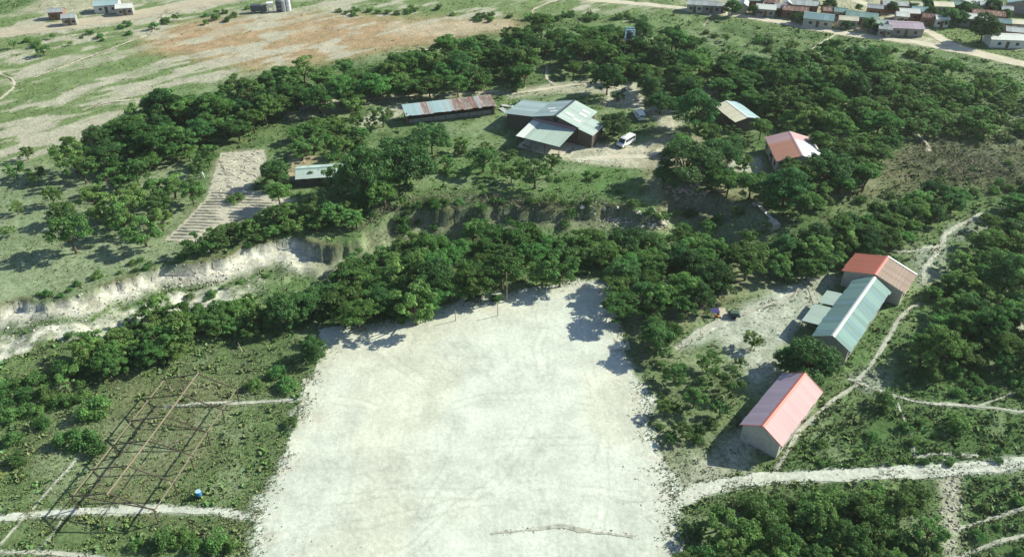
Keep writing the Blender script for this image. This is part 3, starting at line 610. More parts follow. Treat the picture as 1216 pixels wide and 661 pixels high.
many('r', [(895, 11, 14), (926, 14, 11), (948, 18, 18), (1033, 28, 18), (1046, 33, 16), (985, 4, 24), (968, 4, 14), (1128, 13, 30), (1142, 18, 22), (1106, 14, 20), (1084, 8, 14), (1180, 6, 20), (1152, 6, 26), (1060, 8, 14), (1020, 8, 10), (1100, 3, 18), (1195, 14, 14), (1000, 16, 12), (975, 26, 10), (1006, 27, 14)],
     'dark tree between the houses of the far village', 'village trees')
many('l', [(842, 428, 34), (868, 450, 36), (826, 470, 34), (802, 440, 34), (790, 484, 26), (856, 486, 26), (812, 508, 28), (880, 428, 16), (838, 452, 22), (796, 520, 16)],
     'light leaved tree in the thicket left of the pink roof', 'thicket left of the pink roof', 'leaf_s')
wood([(785, 430), (870, 425), (880, 470), (850, 530), (800, 550), (780, 500)], 'sss', (1.0, 2.4), .6, 'small bush under the thicket left of the pink roof', 'undergrowth left of pink roof', .8, 500, 10)
# woods
wood([(72, 182), (112, 152), (152, 130), (212, 110), (272, 96), (332, 86), (402, 74), (452, 66), (520, 56), (566, 46), (600, 40), (600, 92), (540, 100), (470, 106), (400, 116), (340, 130), (290, 150), (210, 176), (150, 196), (90, 200)],
     'uuuurl', (4.0, 9.5), .43, 'spreading tree in the wood between the open field and the rusty shed', 'wood along the open field', tries=2600, maxn=125)
wood([(600, 40), (640, 32), (700, 36), (760, 36), (820, 48), (850, 62), (850, 112), (815, 112), (790, 100), (760, 88), (700, 78), (640, 88), (600, 94)],
     'uuuurl', (4.0, 9.5), .43, 'spreading tree in the wood behind the hall', 'wood behind the hall', tries=1800, maxn=75)
wood([(850, 64), (900, 68), (960, 62), (1000, 58), (1040, 62), (1060, 100), (1050, 155), (1010, 160), (960, 140), (900, 128), (850, 112)],
     'uuurll', (4.2, 9.0), .47, 'tree in the wood below the village road', 'wood below the village road', tries=2400, maxn=85)
wood([(1040, 62), (1100, 70), (1150, 82), (1216, 92), (1235, 96), (1235, 160), (1216, 158), (1150, 152), (1096, 150), (1060, 152), (1060, 100)],
     'llluls', (2.6, 6.2), .45, 'small tree in the mixed scrub at far right', 'mixed scrub at far right', 3.0, tries=3200, maxn=120)
wood([(820, 32), (900, 40), (960, 50), (1050, 54), (1100, 60), (1150, 76), (1216, 88), (1216, 96), (1100, 72), (1000, 60), (900, 64), (830, 48)],
     'sssl', (2.0, 4.2), .6, 'low bush on the grassy strip below the village road', 'bushes below the village road', 1.5, 900, 28)
wood([(404, 335), (430, 300), (482, 288), (522, 282), (560, 268), (640, 274), (716, 274), (722, 300), (692, 318), (640, 326), (600, 336), (540, 344), (508, 364), (440, 374), (340, 376), (330, 352), (390, 346)],
     'uuurll', (3.8, 9.0), .46, 'tree in the dense belt along the upper edge of the pitch', 'belt above the pitch', tries=2400, maxn=60)
wood([(735, 290), (800, 280), (880, 284), (938, 292), (948, 312), (925, 322), (890, 338), (846, 350), (822, 366), (800, 392), (775, 404), (748, 384), (732, 345)],
     'uurrl', (3.8, 8.5), .48, 'tree in the clump right of the upper pitch corner', 'clump right of the pitch', tries=2000, maxn=40)
wood([(955, 278), (1000, 258), (1060, 244), (1110, 220), (1150, 218), (1142, 248), (1092, 268), (1050, 284), (1008, 292), (962, 312)],
     'uurrl', (4.5, 7.0), .48, 'tree in the strip above the red roof', 'strip above the red roof', tries=1600, maxn=40)
wood([(1150, 280), (1178, 240), (1216, 228), (1235, 220), (1235, 440), (1216, 420), (1150, 415), (1100, 422), (1085, 395), (1108, 345), (1122, 312)],
     'uulrl', (3.0, 8.0), .47, 'tree in the wood at the right edge beyond the footpath', 'wood at the right edge', tries=2200, maxn=60)
wood([(62, 428), (112, 402), (172, 368), (232, 362), (300, 356), (330, 374), (300, 388), (232, 388), (200, 422), (132, 434), (62, 446)],
     'ulls', (3.2, 6.0), .48, 'low tree along the near side of the pale gully floor', 'trees along the gully floor', 2.6, 1500, 50)
wood([(20, 350), (100, 330), (180, 300), (300, 284), (300, 300), (200, 318), (110, 350), (20, 380)], 'sss', (1.0, 2.8), .8, 'bush on the pale gully bank at left', 'bushes on the left gully bank', .8, 400, 15)
wood([(60, 400), (180, 352), (320, 322), (330, 345), (200, 372), (80, 412)], 'sss', (.9, 2.4), .8, 'bush along the pale gully floor at left', 'bushes on the gully floor', .8, 400, 10)
wood([(215, 296), (270, 268), (342, 246), (420, 246), (432, 274), (352, 280), (300, 288)], 'llls', (3.0, 5.5), .42, 'bushy tree below the ploughed plot on the gully rim', 'bushes below the plot', 2.2, 1300, 32)
wood([(805, 690), (826, 622), (868, 596), (930, 582), (1000, 580), (1108, 584), (1114, 640), (1112, 690)], 'sssll', (1.8, 5.0), .44, 'dark green bush in the thicket at the lower right', 'thicket at the lower right', 1.2, 3000, 78)
wood([(1060, 390), (1120, 420), (1216, 425), (1235, 425), (1235, 470), (1100, 465), (1075, 440)], 'sss', (1.6, 3.4), .6, 'low bush in rough grass below the right hand wood', 'bushes below the right wood', 1.2, 900, 14)
wood([(945, 545), (1000, 485), (1216, 500), (1216, 545), (1100, 550), (960, 550)], 'sss', (1.0, 2.4), .9, 'small bush in the rough grass above the right hand road', 'bushes above the right road', .8, 300, 12)
wood([(1146, 600), (1216, 585), (1260, 590), (1260, 690), (1142, 690)], 'sss', (1.4, 2.6), .7, 'small bush in the grass at the lower right corner', 'bushes at lower right corner', .8, 300, 8)
wood([(480, 262), (560, 246), (720, 252), (860, 246), (930, 272), (930, 284), (730, 276), (560, 268), (440, 296)], 'sssl', (2.0, 4.2), .5, 'bush growing on the floor of the erosion gully', 'bushes in the gully', 1.2, 900, 24)
wood([(1000, 215), (1080, 200), (1180, 170), (1216, 175), (1216, 225), (1130, 225), (1010, 250)], 'sss', (1.6, 3.2), .7, 'bush scattered in the brown reed bed', 'bushes in the reed bed', 1, 500, 14)
wood([(850, 150), (900, 140), (1000, 150), (1060, 160), (1050, 200), (1000, 230), (940, 245), (880, 235), (850, 210)], 'lllr', (3.0, 6.0), .5, 'tree filling the gaps between the compound houses', 'trees filling the compound gaps', 3.0, 900, 24)
wood([(560, 160), (600, 170), (640, 190), (620, 215), (540, 215), (500, 200)], 'lls', (2.2, 4.6), .6, 'small tree on the lawn left of the porch', 'small trees on the lawn', 2.0, 400, 9)
wood([(420, 240), (480, 238), (560, 236), (720, 238), (720, 250), (560, 252), (440, 272)], 'sssl', (1.6, 3.6), .6, 'bush along the rim of the central gully', 'bushes along the gully rim', 1.0, 600, 20)
wood([(0, 48), (100, 34), (240, 12), (300, 4), (300, 20), (180, 36), (100, 50), (0, 60)], 'ssl', (1.6, 3.6), .8, 'small dark bush beside the far left road', 'bushes by the far left road', 1, 700, 24)
wood([(400, 10), (500, 6), (500, 14), (410, 16)], 'ss', (2.0, 3.2), .5, 'dark bush in the row above the bare pink earth', 'bush row above the bare earth', 1, 300, 14)
wood([(600, 16), (775, 14), (775, 22), (600, 26)], 'ss', (2.4, 3.8), .45, 'dark bush in the hedge line beyond the wood', 'hedge line beyond the wood', 1, 500, 20)
wood([(520, 8), (590, 14), (600, 24), (540, 22)], 'ss', (2.0, 3.4), .5, 'bush at the end of the hedge line near the bare earth', 'bushes near the bare earth', 1, 300, 9)
wood([(680, 200), (760, 206), (760, 236), (690, 240), (560, 230), (560, 215)], 'sss', (1.2, 2.8), .9, 'small bush on the lawn above the gully rim', 'bushes on the lawn', .8, 400, 9)
wood([(340, 150), (420, 126), (480, 122), (470, 140), (400, 160), (350, 180)], 'ull', (4.0, 6.5), .55, 'tree beside the pale track left of the rusty shed', 'trees left of the rusty shed', 3.2, 500, 16)
wood([(380, 165), (420, 150), (440, 160), (400, 190)], 'lls', (3.0, 5.0), .5, 'light tree between the teal roof and the large dark tree', 'trees by the teal roof', 2.5, 300, 8)
wood([(0, 455), (90, 432), (100, 470), (40, 490), (0, 500)], 'sss', (2.0, 3.8), .55, 'bush in green scrub at the left edge below the gully', 'bushes at the left edge', 1, 300, 16)

def banana(px, py, h, label):
    q = G(px, py); o = thing('banana_plant', label, 'plant', q, random.uniform(0, 6.28), 'banana plants')
    part('stem', MB().tube([(0, 0, -.2), (0.04, 0, h * .3), (0, .05, h * .55)], [.16, .13, .09], 7), M['leaf_b'], o, True)
    for i in range(9):
        a = i * 2.4; l = h * random.uniform(.55, .75); m = MB(); V = []; nn = 7
        for j in range(nn):
            t = j / (nn - 1); r = l * t; z = h * .5 + l * (.75 * t - .95 * t * t); w = .32 * h / 3 * math.sin(math.pi * min(1, .12 + t * .86)) + .01
            for s in (-1, 0, 1): V.append((r * math.cos(a) - s * w * math.sin(a), r * math.sin(a) + s * w * math.cos(a), z + (.07 if s else 0)))
        F = [(j * 3 + s, j * 3 + s + 1, j * 3 + s + 4, j * 3 + s + 3) for j in range(nn - 1) for s in (0, 1)]
        me = m.add(V, F).mesh('leaf', M['leaf_b']); at = me.attributes.new('tone', 'FLOAT', 'POINT'); at.data.foreach_set('value', [random.uniform(.8, 1.2)] * len(V)); link('leaf', me, o)
    for ch in o.children:
        if ch.name.startswith('stem'):
            at = ch.data.attributes.new('tone', 'FLOAT', 'POINT'); at.data.foreach_set('value', [.8] * len(ch.data.vertices))
for px, py, h in ((388, 258, 4.2), (376, 264, 3.4), (398, 266, 3.6), (300, 272, 3.2), (424, 272, 3.4)): banana(px, py, h, 'banana plant with arching leaves, ' + {388: 'tallest, directly below', 376: 'left of the tallest below', 398: 'right of the tallest below', 300: 'leftmost, lower left of', 424: 'rightmost, lower right of'}[px] + ' the teal roof')

# ------------------------------------------------------------------ buildings
def sheet_mesh(w, l, m, ribs=6, amp=.018):
    """one corrugated sheet: x across, running down along -y from the top edge"""
    n = ribs * 2 + 1; V = []
    for y in (0, -l):
        for i in range(n): V.append((w * i / (n - 1), y, amp if i % 2 else 0))
    f = [(i, i + n, i + n + 1, i + 1) for i in range(n - 1)]
    return MB().add(V, f).mesh('roof_sheet', m)
def roof_slope(parent, x0, x1, side, ridge_y, zr, eave_y, ze, pick, sw=1.05, name='roof_sheet', jag=0.0, ribs=6):
    """sheets side by side covering one slope; side +1 falls towards +y, -1 towards -y"""
    n = max(1, round((x1 - x0) / sw)); w = (x1 - x0) / n; run = abs(eave_y - ridge_y); l = math.hypot(run, zr - ze); ang = math.atan2(zr - ze, run)
    me = sheet_mesh(w * 1.05, l, M['zinc'], ribs)
    for i in range(n):
        mt = pick(i, n)
        if side < 0: loc = (x0 + i * w, ridge_y, zr + .004 * (i % 2)); rot = (ang, 0, 0)
        else: loc = (x0 + (i + 1) * w, ridge_y, zr + .004 * (i % 2)); rot = (ang, 0, math.pi)
        o = link(name, me, parent, loc, rot, M[mt])
        if jag: o.scale = (1, 1 + random.uniform(-jag, jag), 1)
def window(parent, x, y, z, w, h, face, mat='glass', name='window'):
    """face: unit (dx,dy) outward in the thing's own axes; frame proud of the wall, pane set inside it"""
    dx, dy = face; tx, ty = -dy, dx
    def slab(a0, a1, d0, d1, z0, z1):
        v = [(x + tx * a + dx * d, y + ty * a + dy * d, zz) for zz in (z0, z1) for d in (d0, d1) for a in (a0, a1)]
        return v
    t = .07; fr = MB()
    for (a0, a1, z0, z1) in ((-w / 2, -w / 2 + t, z, z + h), (w / 2 - t, w / 2, z, z + h), (-w / 2 + t, w / 2 - t, z, z + t), (-w / 2 + t, w / 2 - t, z + h - t, z + h), (-t / 2, t / 2, z + t, z + h - t)):
        fr.hull8(slab(a0, a1, -.02, .05, z0, z1))
    f = part(name, fr, M['frame'], parent)
    p = MB().hull8(slab(-w / 2 + .01, w / 2 - .01, -.03, .018, z + .01, z + h - .01)); part('pane', p, M[mat], f)
def door(parent, x, y, w, h, face, mat='wood'):
    dx, dy = face; tx, ty = -dy, dx
    v = [(x + tx * a + dx * d, y + ty * a + dy * d, zz) for zz in (0, h) for d in (-.02, .04) for a in (-w / 2, w / 2)]
    dd = part('door', MB().hull8(v), M[mat], parent)
    v = [(x + tx * a + dx * d, y + ty * a + dy * d, zz) for zz in (h * .45, h * .48) for d in (.04, .09) for a in (w * .3, w * .38)]
    part('handle', MB().hull8(v), M['steel'], dd)
def body(parent, L, W, zr, ze, Wi, Li, m, x_off=0.0):
    """gabled wall block set in under the eaves"""
    k = (zr - ze) / (W / 2); zw = ze + k * (W / 2 - Wi / 2) - .06
    pr = [(-Wi / 2, -.6), (Wi / 2, -.6), (Wi / 2, zw), (0, zr - .08), (-Wi / 2, zw)]
    mb = MB(); n = 5; V = [(-Li / 2 + x_off, y, z) for y, z in pr] + [(Li / 2 + x_off, y, z) for y, z in pr]
    mb.add(V, [tuple(range(n))[::-1], tuple(range(n, 2 * n))] + [(i, (i + 1) % n, (i + 1) % n + n, i + n) for i in range(n)])
    return part('wall', mb, M[m], parent)
def ridge_cap(parent, L, zr, W, ze, m, w=.32, y=0.0):
    k = (zr - ze) / (W / 2); mb = MB(); V = []
    for x in (-L / 2 - .05, L / 2 + .05):
        V += [(x, y - w, zr + .05 - k * w), (x, y, zr + .07), (x, y + w, zr + .05 - k * w)]
    part('ridge_cap', mb.add(V, [(0, 1, 4, 3), (1, 2, 5, 4)]), M[m], parent)
def fascia(parent, L, W, ze, zr, m):
    for s in (-1, 1):
        part('fascia', MB().box(-L / 2 + .05, L / 2 - .05, s * (W / 2 - .10) - .02, s * (W / 2 - .10) + .02, ze - .13, ze + .03), M[m], parent)
def gable(name, label, ctr, yaw, L, W, ze, zr, left, right, wall, cap=None, over=.45, sw=1.05, group=None, jag=0.015, wins=(), doors=(), end_wins=True, cat='building'):
    """x runs along the ridge, away from the camera side; left slope is +y, right slope is -y"""
    z = float(H(ctr[0], ctr[1])); o = thing(name, label, cat, (ctr[0], ctr[1], z), R(yaw), group)
    body(o, L, W, zr, ze, W - 2 * over, L - over * 1.2, wall)
    roof_slope(o, -L / 2, L / 2, 1, 0.015, zr, W / 2, ze, left, sw, jag=jag); roof_slope(o, -L / 2, L / 2, -1, -0.015, zr, -W / 2, ze, right, sw, jag=jag)
    ridge_cap(o, L, zr, W, ze, cap or 'zinc'); fascia(o, L, W, ze, zr, 'frame')
    hw = W / 2 - over
    for side, n, w, h, z0 in wins:
        for i in range(n):
            x = -L / 2 + L * (i + .5) / n + .2
            window(o, x, side * hw, z0, w, h, (0, side))
    for side, x in doors: door(o, x, side * hw, .95, 2.05, (0, side))
    return o
one = lambda m: (lambda i, n: m)
def mix(*ms): return lambda i, n: random.choice(ms)

# classroom with the faded pink roof
A = gable('classroom_block', 'long classroom block with faded pink roof and red ridge', (39.55, 83.6), 49.9, 14.1, 6.5, 3.0, 4.95, one('mauve'), one('pink'), 'shadewall', 'redcap', wins=((-1, 4, 1.5, 1.1, 1.0), (1, 4, 1.5, 1.1, 1.0)), doors=((-1, 2.0), (1, 2.0)))
for s in (-1, 1):   # red barge boards on the gable ends
    for k in (-1, 1):
        x = s * 7.06; part('barge_board', MB().hull8([(x - .03, 0, 4.90), (x + .03, 0, 4.90), (x - .03, k * 3.25, 2.95), (x + .03, k * 3.25, 2.95), (x - .03, 0, 5.02), (x + .03, 0, 5.02), (x - .03, k * 3.25, 3.07), (x + .03, k * 3.25, 3.07)]), M['redcap'], A)
# long block with the green metal roof and two lean-to canopies
B = gable('school_block', 'long school block with blue green metal roof and white ridge', (57.4, 105.75), 51.9, 20.3, 6.5, 3.0, 4.75, mix('teal', 'tealblue', 'teal'), mix('teal', 'tealblue', 'teal', 'teal'), 'greywall', 'whitesheet', jag=.045,
          wins=((-1, 6, 1.6, 1.2, 1.0), (1, 5, 1.4, 1.1, 1.1)), doors=((1, -3.0), (1, 4.0)))
for x0, x1, out in ((-6.4, -.6, 3.0), (.2, 4.5, 2.7)):
    roof_slope(B, x0, x1, 1, 3.15, 2.95, 3.15 + out, 2.45, one('palegreen'), 1.05, name='canopy_sheet')
    for x in (x0 + .2, x1 - .2): part('canopy_post', MB().tube([(x, 3.0 + out, -.4), (x, 3.0 + out, 2.42)], .07, 6), M['pole'], B)
# house with red slope and tan tiled slope
Cc = gable('red_roof_house', 'house with red sheet slope and tan tiled slope beyond the green roof', (66.2, 117.3), 52.0, 7.2, 11.2, 3.1, 4.75, one('red'), one('tantile'), 'plaster', 'redcap', sw=.9,
           wins=((-1, 2, 1.2, 1.1, 1.0), (1, 2, 1.2, 1.1, 1.0)), doors=((1, .2),))
kk = (4.75 - 3.1) / 5.6
for j in range(9):   # tile courses across the tan slope
    yy = -.3 - j * .6; part('tile_course', MB().hull8([(-3.55, yy, 4.75 + kk * yy + .03), (3.2, yy, 4.75 + kk * yy + .03), (-3.55, yy - .12, 4.75 + kk * (yy - .12) + .03), (3.2, yy - .12, 4.75 + kk * (yy - .12) + .03),
        (-3.55, yy, 4.75 + kk * yy + .07), (3.2, yy, 4.75 + kk * yy + .07), (-3.55, yy - .12, 4.75 + kk * (yy - .12) + .07), (3.2, yy - .12, 4.75 + kk * (yy - .12) + .07)]), M['tantile'], Cc)
part('verge_board', MB().hull8([(3.22, 0, 4.78), (3.62, 0, 4.78), (3.22, -5.6, 3.13), (3.62, -5.6, 3.13), (3.22, 0, 4.88), (3.62, 0, 4.88), (3.22, -5.6, 3.23), (3.62, -5.6, 3.23)]), M['whitesheet'], Cc)
# the hall: gabled nave, lean-to wing on the left, lower wing on the right, open porch in front
D = thing('assembly_hall', 'large hall with blue green metal roof, porch and side wings', 'building', (10.3, 177.2, float(H(10.3, 177.2))), R(60))
bodyW, bodyL = 11.6, 9.8
pr = [(-5.8, -.6), (5.8, -.6), (5.8, 4.45), (0, 6.1), (-5.8, 4.45)]
part('wall', MB().add([(.4, y, z) for y, z in pr] + [(10.0, y, z) for y, z in pr], [(4, 3, 2, 1, 0), (5, 6, 7, 8, 9)] + [(i, (i + 1) % 5, (i + 1) % 5 + 5, i + 5) for i in range(5)]), M['shadedbrown'], D)
roof_slope(D, 0, 10.4, 1, .015, 6.25, 6.4, 4.5, one('greyblue'), 1.04); roof_slope(D, 0, 10.4, -1, -.015, 6.25, -6.4, 4.5, one('greygreen'), 1.04)
part('ridge_cap', MB().add([(x, y, z) for x in (-.05, 10.45) for y, z in ((.35, 6.22), (0, 6.33), (-.35, 6.22))], [(0, 1, 4, 3), (1, 2, 5, 4)]), M['darksteel'], D)
for x, y in ((3.0, -2.2), (5.6, -4.6), (7.6, -4.4), (2.6, 2.0), (4.6, 3.6), (2.2, -4.6)):    # translucent panels in the roof
    kz = (6.25 - 4.5) / 6.4; s = 1 if y > 0 else -1; z = lambda yy: 6.25 - kz * abs(yy) + .035
    part('skylight', MB().hull8([(x, y - .95, z(y - .95)), (x + .8, y - .95, z(y - .95)), (x, y + .95, z(y + .95)), (x + .8, y + .95, z(y + .95)), (x, y - .95, z(y - .95) + .03), (x + .8, y - .95, z(y - .95) + .03), (x, y + .95, z(y + .95) + .03), (x + .8, y + .95, z(y + .95) + .03)]), M['skylight'], D)
part('wing_wall', MB().hull8([(.8, 6.0, -.6), (9.4, 6.0, -.6), (.8, 13.8, -.6), (9.4, 13.8, -.6), (.8, 6.0, 4.1), (9.4, 6.0, 4.1), (.8, 13.8, 3.35), (9.4, 13.8, 3.35)]), M['shadedbrown'], D)
roof_slope(D, .3, 9.8, 1, 6.3, 4.42, 14.4, 3.45, one('greyblue'), 1.05, name='wing_roof_sheet')
roof_slope(D, -.2, 6.8, -1, -6.3, 4.35, -10.2, 3.45, one('greygreen'), 1.0, name='wing_roof_sheet')
part('wing_wall', MB().hull8([(.3, -9.8, -.6), (6.3, -9.8, -.6), (.3, -6.0, -.6), (6.3, -6.0, -.6), (.3, -9.8, 3.4), (6.3, -9.8, 3.4), (.3, -6.0, 4.2), (6.3, -6.0, 4.2)]), M['shadedbrown'], D)
part('parapet', MB().box(-.15, .38, -5.6, 6.0, 3.85, 4.35), M['purple'], D)
PO = link('porch', MB().box(-8.0, .2, -5.4, 6.0, -.5, .12).mesh('porch', M['plaster']), D)
n = 11; w = 11.6 / n; l = math.hypot(8.2, .8); me = sheet_mesh(w * 1.05, l, M['zinc'])
for i in range(n): link('porch_sheet', me, PO, (-.1, 6.1 - i * w, 3.75 + .004 * (i % 2)), (math.atan2(.8, 8.2), 0, -math.pi / 2), M['palegreen' if i > 1 else 'whitesheet'])
for y in (-5.2, -1.5, 2.2, 5.8): part('post', MB().tube([(-7.8, y, .1), (-7.8, y, 2.95)], .09, 7), M['pole'], PO)
for y in (-3.5, 0, 3.5): window(D, .4, y, 4.5 if y == 0 else .9, 1.4, 1.0, (-1, 0), 'dark')
# long open shed with patched, partly rusted roof
def shed_pick(i, n):
    t = i / n
    if t < .16: return 'paleblue'
    if t < .24: return random.choice(['paleblue', 'zinc', 'rustzinc'])
    if t < .53: return random.choice(['paleblue', 'paleblue', 'zinc'])
    if t < .80: return random.choice(['rust', 'rust', 'rustzinc'])
    return random.choice(['rustzinc', 'zinc', 'rustzinc'])
E_ = thing('long_shed', 'long low shed with pale blue and rusted roof sheets', 'building', (-16.0, 190.6, float(H(-16, 190.6))), R(16.0))
roof_slope(E_, -11.7, 11.7, -1, 2.9, 3.35, -2.9, 2.65, shed_pick, .78, jag=.04)
part('wall', MB().box(-11.4, 11.4, 1.9, 2.2, -.6, 3.1).box(-11.4, -11.1, -2.2, 1.9, -.6, 2.85).box(11.1, 11.4, -2.2, 1.9, -.6, 2.85), M['brick'], E_)
for i in range(8): part('post', MB().tube([(-11 + i * 3.14, -2.5, -.4), (-11 + i * 3.14, -2.5, 2.66)], .08, 6), M['pole'], E_)
part('counter', MB().box(-10.8, 10.8, -1.6, -1.4, -.4, 1.1), M['greywall'], E_)
for i, (a, b) in enumerate(((592, 130), (596, 128))):
    q = G(a, b); link('loose_roof_sheet', sheet_mesh(1.4, 3.2, M['zinc']), None, tuple(q + np.array([0, 0, .35 + .1 * i])), (.1, .06, .6 + i)); tag(bpy.context.scene.collection.objects[-1], ('upper' if i else 'lower') + ' of two loose metal sheets on the ground at the rusty shed end', 'metal sheet')
# house with orange, pink and white slopes
rf, rb = P(953, 184, 4.7), P(938, 156, 4.7); cc = (rf + rb) / 2; dv = rb - rf; LF = math.hypot(dv[0], dv[1])
Fh = gable('orange_roof_house', 'house with orange, pink and white roof sheets among dark trees', (cc[0], cc[1]), math.degrees(math.atan2(dv[1], dv[0])), LF + .4, 11.0, 3.1, 4.7,
           lambda i, n: 'orange' if i < n * .64 else 'pink', lambda i, n: 'whitesheet' if i < n * .62 else 'pink', 'plaster', 'pink', sw=.95, wins=((1, 3, 1.2, 1.0, 1.0), (-1, 2, 1.2, 1.0, 1.0)), doors=((1, -1.0),))
# house with the cream roof
gable('cream_roof_house', 'house with cream sheet roof partly shaded by trees', (56.2, 186.4), 108.0, 10.5, 7.2, 3.0, 3.8, one('cream'), one('paleblue'), 'shadedbrown', 'whitesheet', wins=((1, 3, 1.2, 1.0, 1.0),), doors=((1, .8),))  # pale blue right slope is tree shade put into the sheet colour
# half hidden house with teal roof
gable('teal_roof_house', 'low house with dull teal roof half hidden by dark trees', (-42.5, 157.4), 8.0, 10.5, 6.2, 2.1, 3.0, one('greygreen'), one('greygreen'), 'shadedbrown', 'teal', wins=((-1, 3, 1.0, .9, .9),), doors=((-1, .5),))
q = crown_pt(991, 82, 2.6); gable('forest_shed', 'small shed with whitish roof in the wood below the village', (q[0], q[1]), 5, 7.5, 4.2, 2.3, 2.9, one('whitesheet'), one('zinc'), 'brick', 'zinc')
q = crown_pt(1056, 91, 2.4); gable('forest_shed', 'small shed with pale pinkish roof in the wood at right', (q[0], q[1]), -8, 6.0, 3.6, 2.2, 2.8, one('cream'), one('cream'), 'brick', 'cream')

# village houses along the far right road
vil = [  # roof middle px, length m, width m, yaw, roof, wall, label
 (826, 1, 5.5, 5, -12, 'zinc', 'plaster', 'cream walled house at the left end of the village road'), (846, 2, 6.5, 5, -12, 'zinc', 'greywall', 'dark grey house second along the village road'),
 (859, 3, 3.0, 3, -12, 'cream', 'plaster', 'beige hut beside the dark roadside tree'), (910, 6, 6.5, 5.5, -14, 'whitesheet', 'greywall', 'house with pale grey roof under trees by the road'),
 (927, 5, 4.0, 5, -14, 'zinc', 'plaster', 'narrow beige house right of the pale grey roof'), (945, 8, 8.5, 5, -16, 'rust', 'brick', 'low brick house with rusted roof'), (954, 1, 10, 6, -14, 'zinc', 'brick', 'long red brick house at the top of the village'),
 (973, 17, 9.5, 7.5, -20, 'tealblue', 'plaster', 'house with wide blue green roof beside the road'), (999, 10, 4.5, 4, -15, 'teal', 'greywall', 'small teal roofed hut in the village'),
 (1024, 15, 10.0, 5.5, -22, 'teal', 'greywall', 'long house with pale teal roof right of the hut'), (1044, 24, 6.0, 4.5, -15, 'palegreen', 'greywall', 'low house with pale green roof in front of the long teal one'), (1075, 27, 10.5, 7.5, -8, 'mauve', 'greywall', 'big grey walled house with pinkish white roof at the road fork'),
 (1063, 2, 8.5, 5, -8, 'zinc', 'brick', 'brown house beyond the village side road'), (1080, 11, 6.5, 4.5, -10, 'whitesheet', 'brick', 'brown house with white gable beyond the side road'), (1095, 9, 6.5, 5.5, -12, 'tealblue', 'greywall', 'house with bright teal roof beyond the side road'),
 (1120, 3, 6.5, 5, -8, 'cream', 'plaster', 'pinkish cream house at the top right'), (1119, 19, 4.5, 3.5, -4, 'whitesheet', 'whitewall', 'tiny white hut on the village green'), (1155, 0, 6.5, 5, -10, 'whitesheet', 'greywall', 'white roofed house at the top edge right'),
 (1177, 3, 7.5, 5, -12, 'zinc', 'greywall', 'grey house at the top edge near the blue roof'), (1156, 17, 9.0, 6.5, -24, 'whitesheet', 'greywall', 'house with white roof above the wide dark tree'), (1174, 13, 10.0, 5.5, -18, 'rust', 'brick', 'long dark house with rusted roof at right'),
 (1222, 2, 9.0, 13, 62, 'paleblue', 'greywall', 'large building with light blue roof at the right edge'), (1208, 33, 6.5, 5, -20, 'zinc', 'brick', 'small brown house behind the white one at right edge'), (1195, 41, 10.5, 6.5, -6, 'whitesheet', 'whitewall', 'white house with blue tinted walls at right edge')]
_w = {'zinc': 'zinc', 'whitesheet': 'white', 'teal': 'teal', 'rust': 'rusty', 'tealblue': 'blue green', 'cream': 'cream'}
for px, py, rm, wm, where in [(884, 2, 'zinc', 'plaster', 'left of the pale grey roof'), (917, -1, 'rust', 'brick', 'behind the pale grey roof'), (936, 0, 'whitesheet', 'plaster', 'above the low brick house'), (985, 9, 'rust', 'brick', 'above the wide blue green roof'), (1008, 20, 'cream', 'plaster', 'below the teal roofed hut'), (1052, 30, 'zinc', 'greywall', 'left of the big grey walled house'),
        (1040, 6, 'zinc', 'brick', 'above the long teal house'), (1072, 15, 'whitesheet', 'plaster', 'across the side road from the big house'), (1106, 17, 'rust', 'brick', 'on the village green edge'), (1138, 2, 'teal', 'greywall', 'at the top between two trees'), (1190, 23, 'tealblue', 'brick', 'right of the wide dark tree'), (1196, 8, 'zinc', 'brick', 'left of the light blue roof'),
        (1088, 3, 'cream', 'plaster', 'at the top beside the side road trees'), (1210, 24, 'cream', 'plaster', 'below the light blue roof'), (1166, -2, 'teal', 'greywall', 'at the very top right of centre'), (897, -3, 'teal', 'brick', 'at the top edge left part')]:
    vil.append((px, py, random.uniform(3.6, 6.2), random.uniform(3.2, 4.6), random.choice([-14, -18, -10, 74]), rm, wm, 'small village house with ' + _w[rm] + ' roof ' + where))
for px, py, L, W, yaw, rm, wm, lab in vil:
    q = crown_pt(px, py, 3.3); big = 'large building' in lab
    gable('village_house', lab, (q[0], q[1]), yaw, L, W, 3.2 if big else 2.6, 5.2 if big else 3.5, one(rm), one(rm), wm, rm, over=.3, sw=1.5, group='village houses', wins=((-1, 2, 1.0, .9, .9),), doors=((-1, .0),), cat='house')
for px, py, L, W, yaw, rm, wm, lab in [(66, 11, 5, 4, 10, 'zinc', 'brick', 'small brick house left of the far road bend'), (81, 18, 4.5, 3.6, 14, 'zinc', 'greywall', 'grey hut beside the pale yard at far left'), (126, 2, 8.0, 6, 12, 'paleblue', 'whitewall', 'white house with light blue roof at far left'), (147, 6, 5.5, 4.5, 14, 'whitesheet', 'greywall', 'grey house right of the light blue roof')]:
    q = crown_pt(px, py, 3.0); gable('roadside_house', lab, (q[0], q[1]), yaw, L, W, 2.5, 3.4, one(rm), one(rm), wm, rm, over=.3, sw=1.5, group='houses by the far left road', wins=((-1, 2, .9, .8, .9),), doors=((-1, 0),), cat='house')

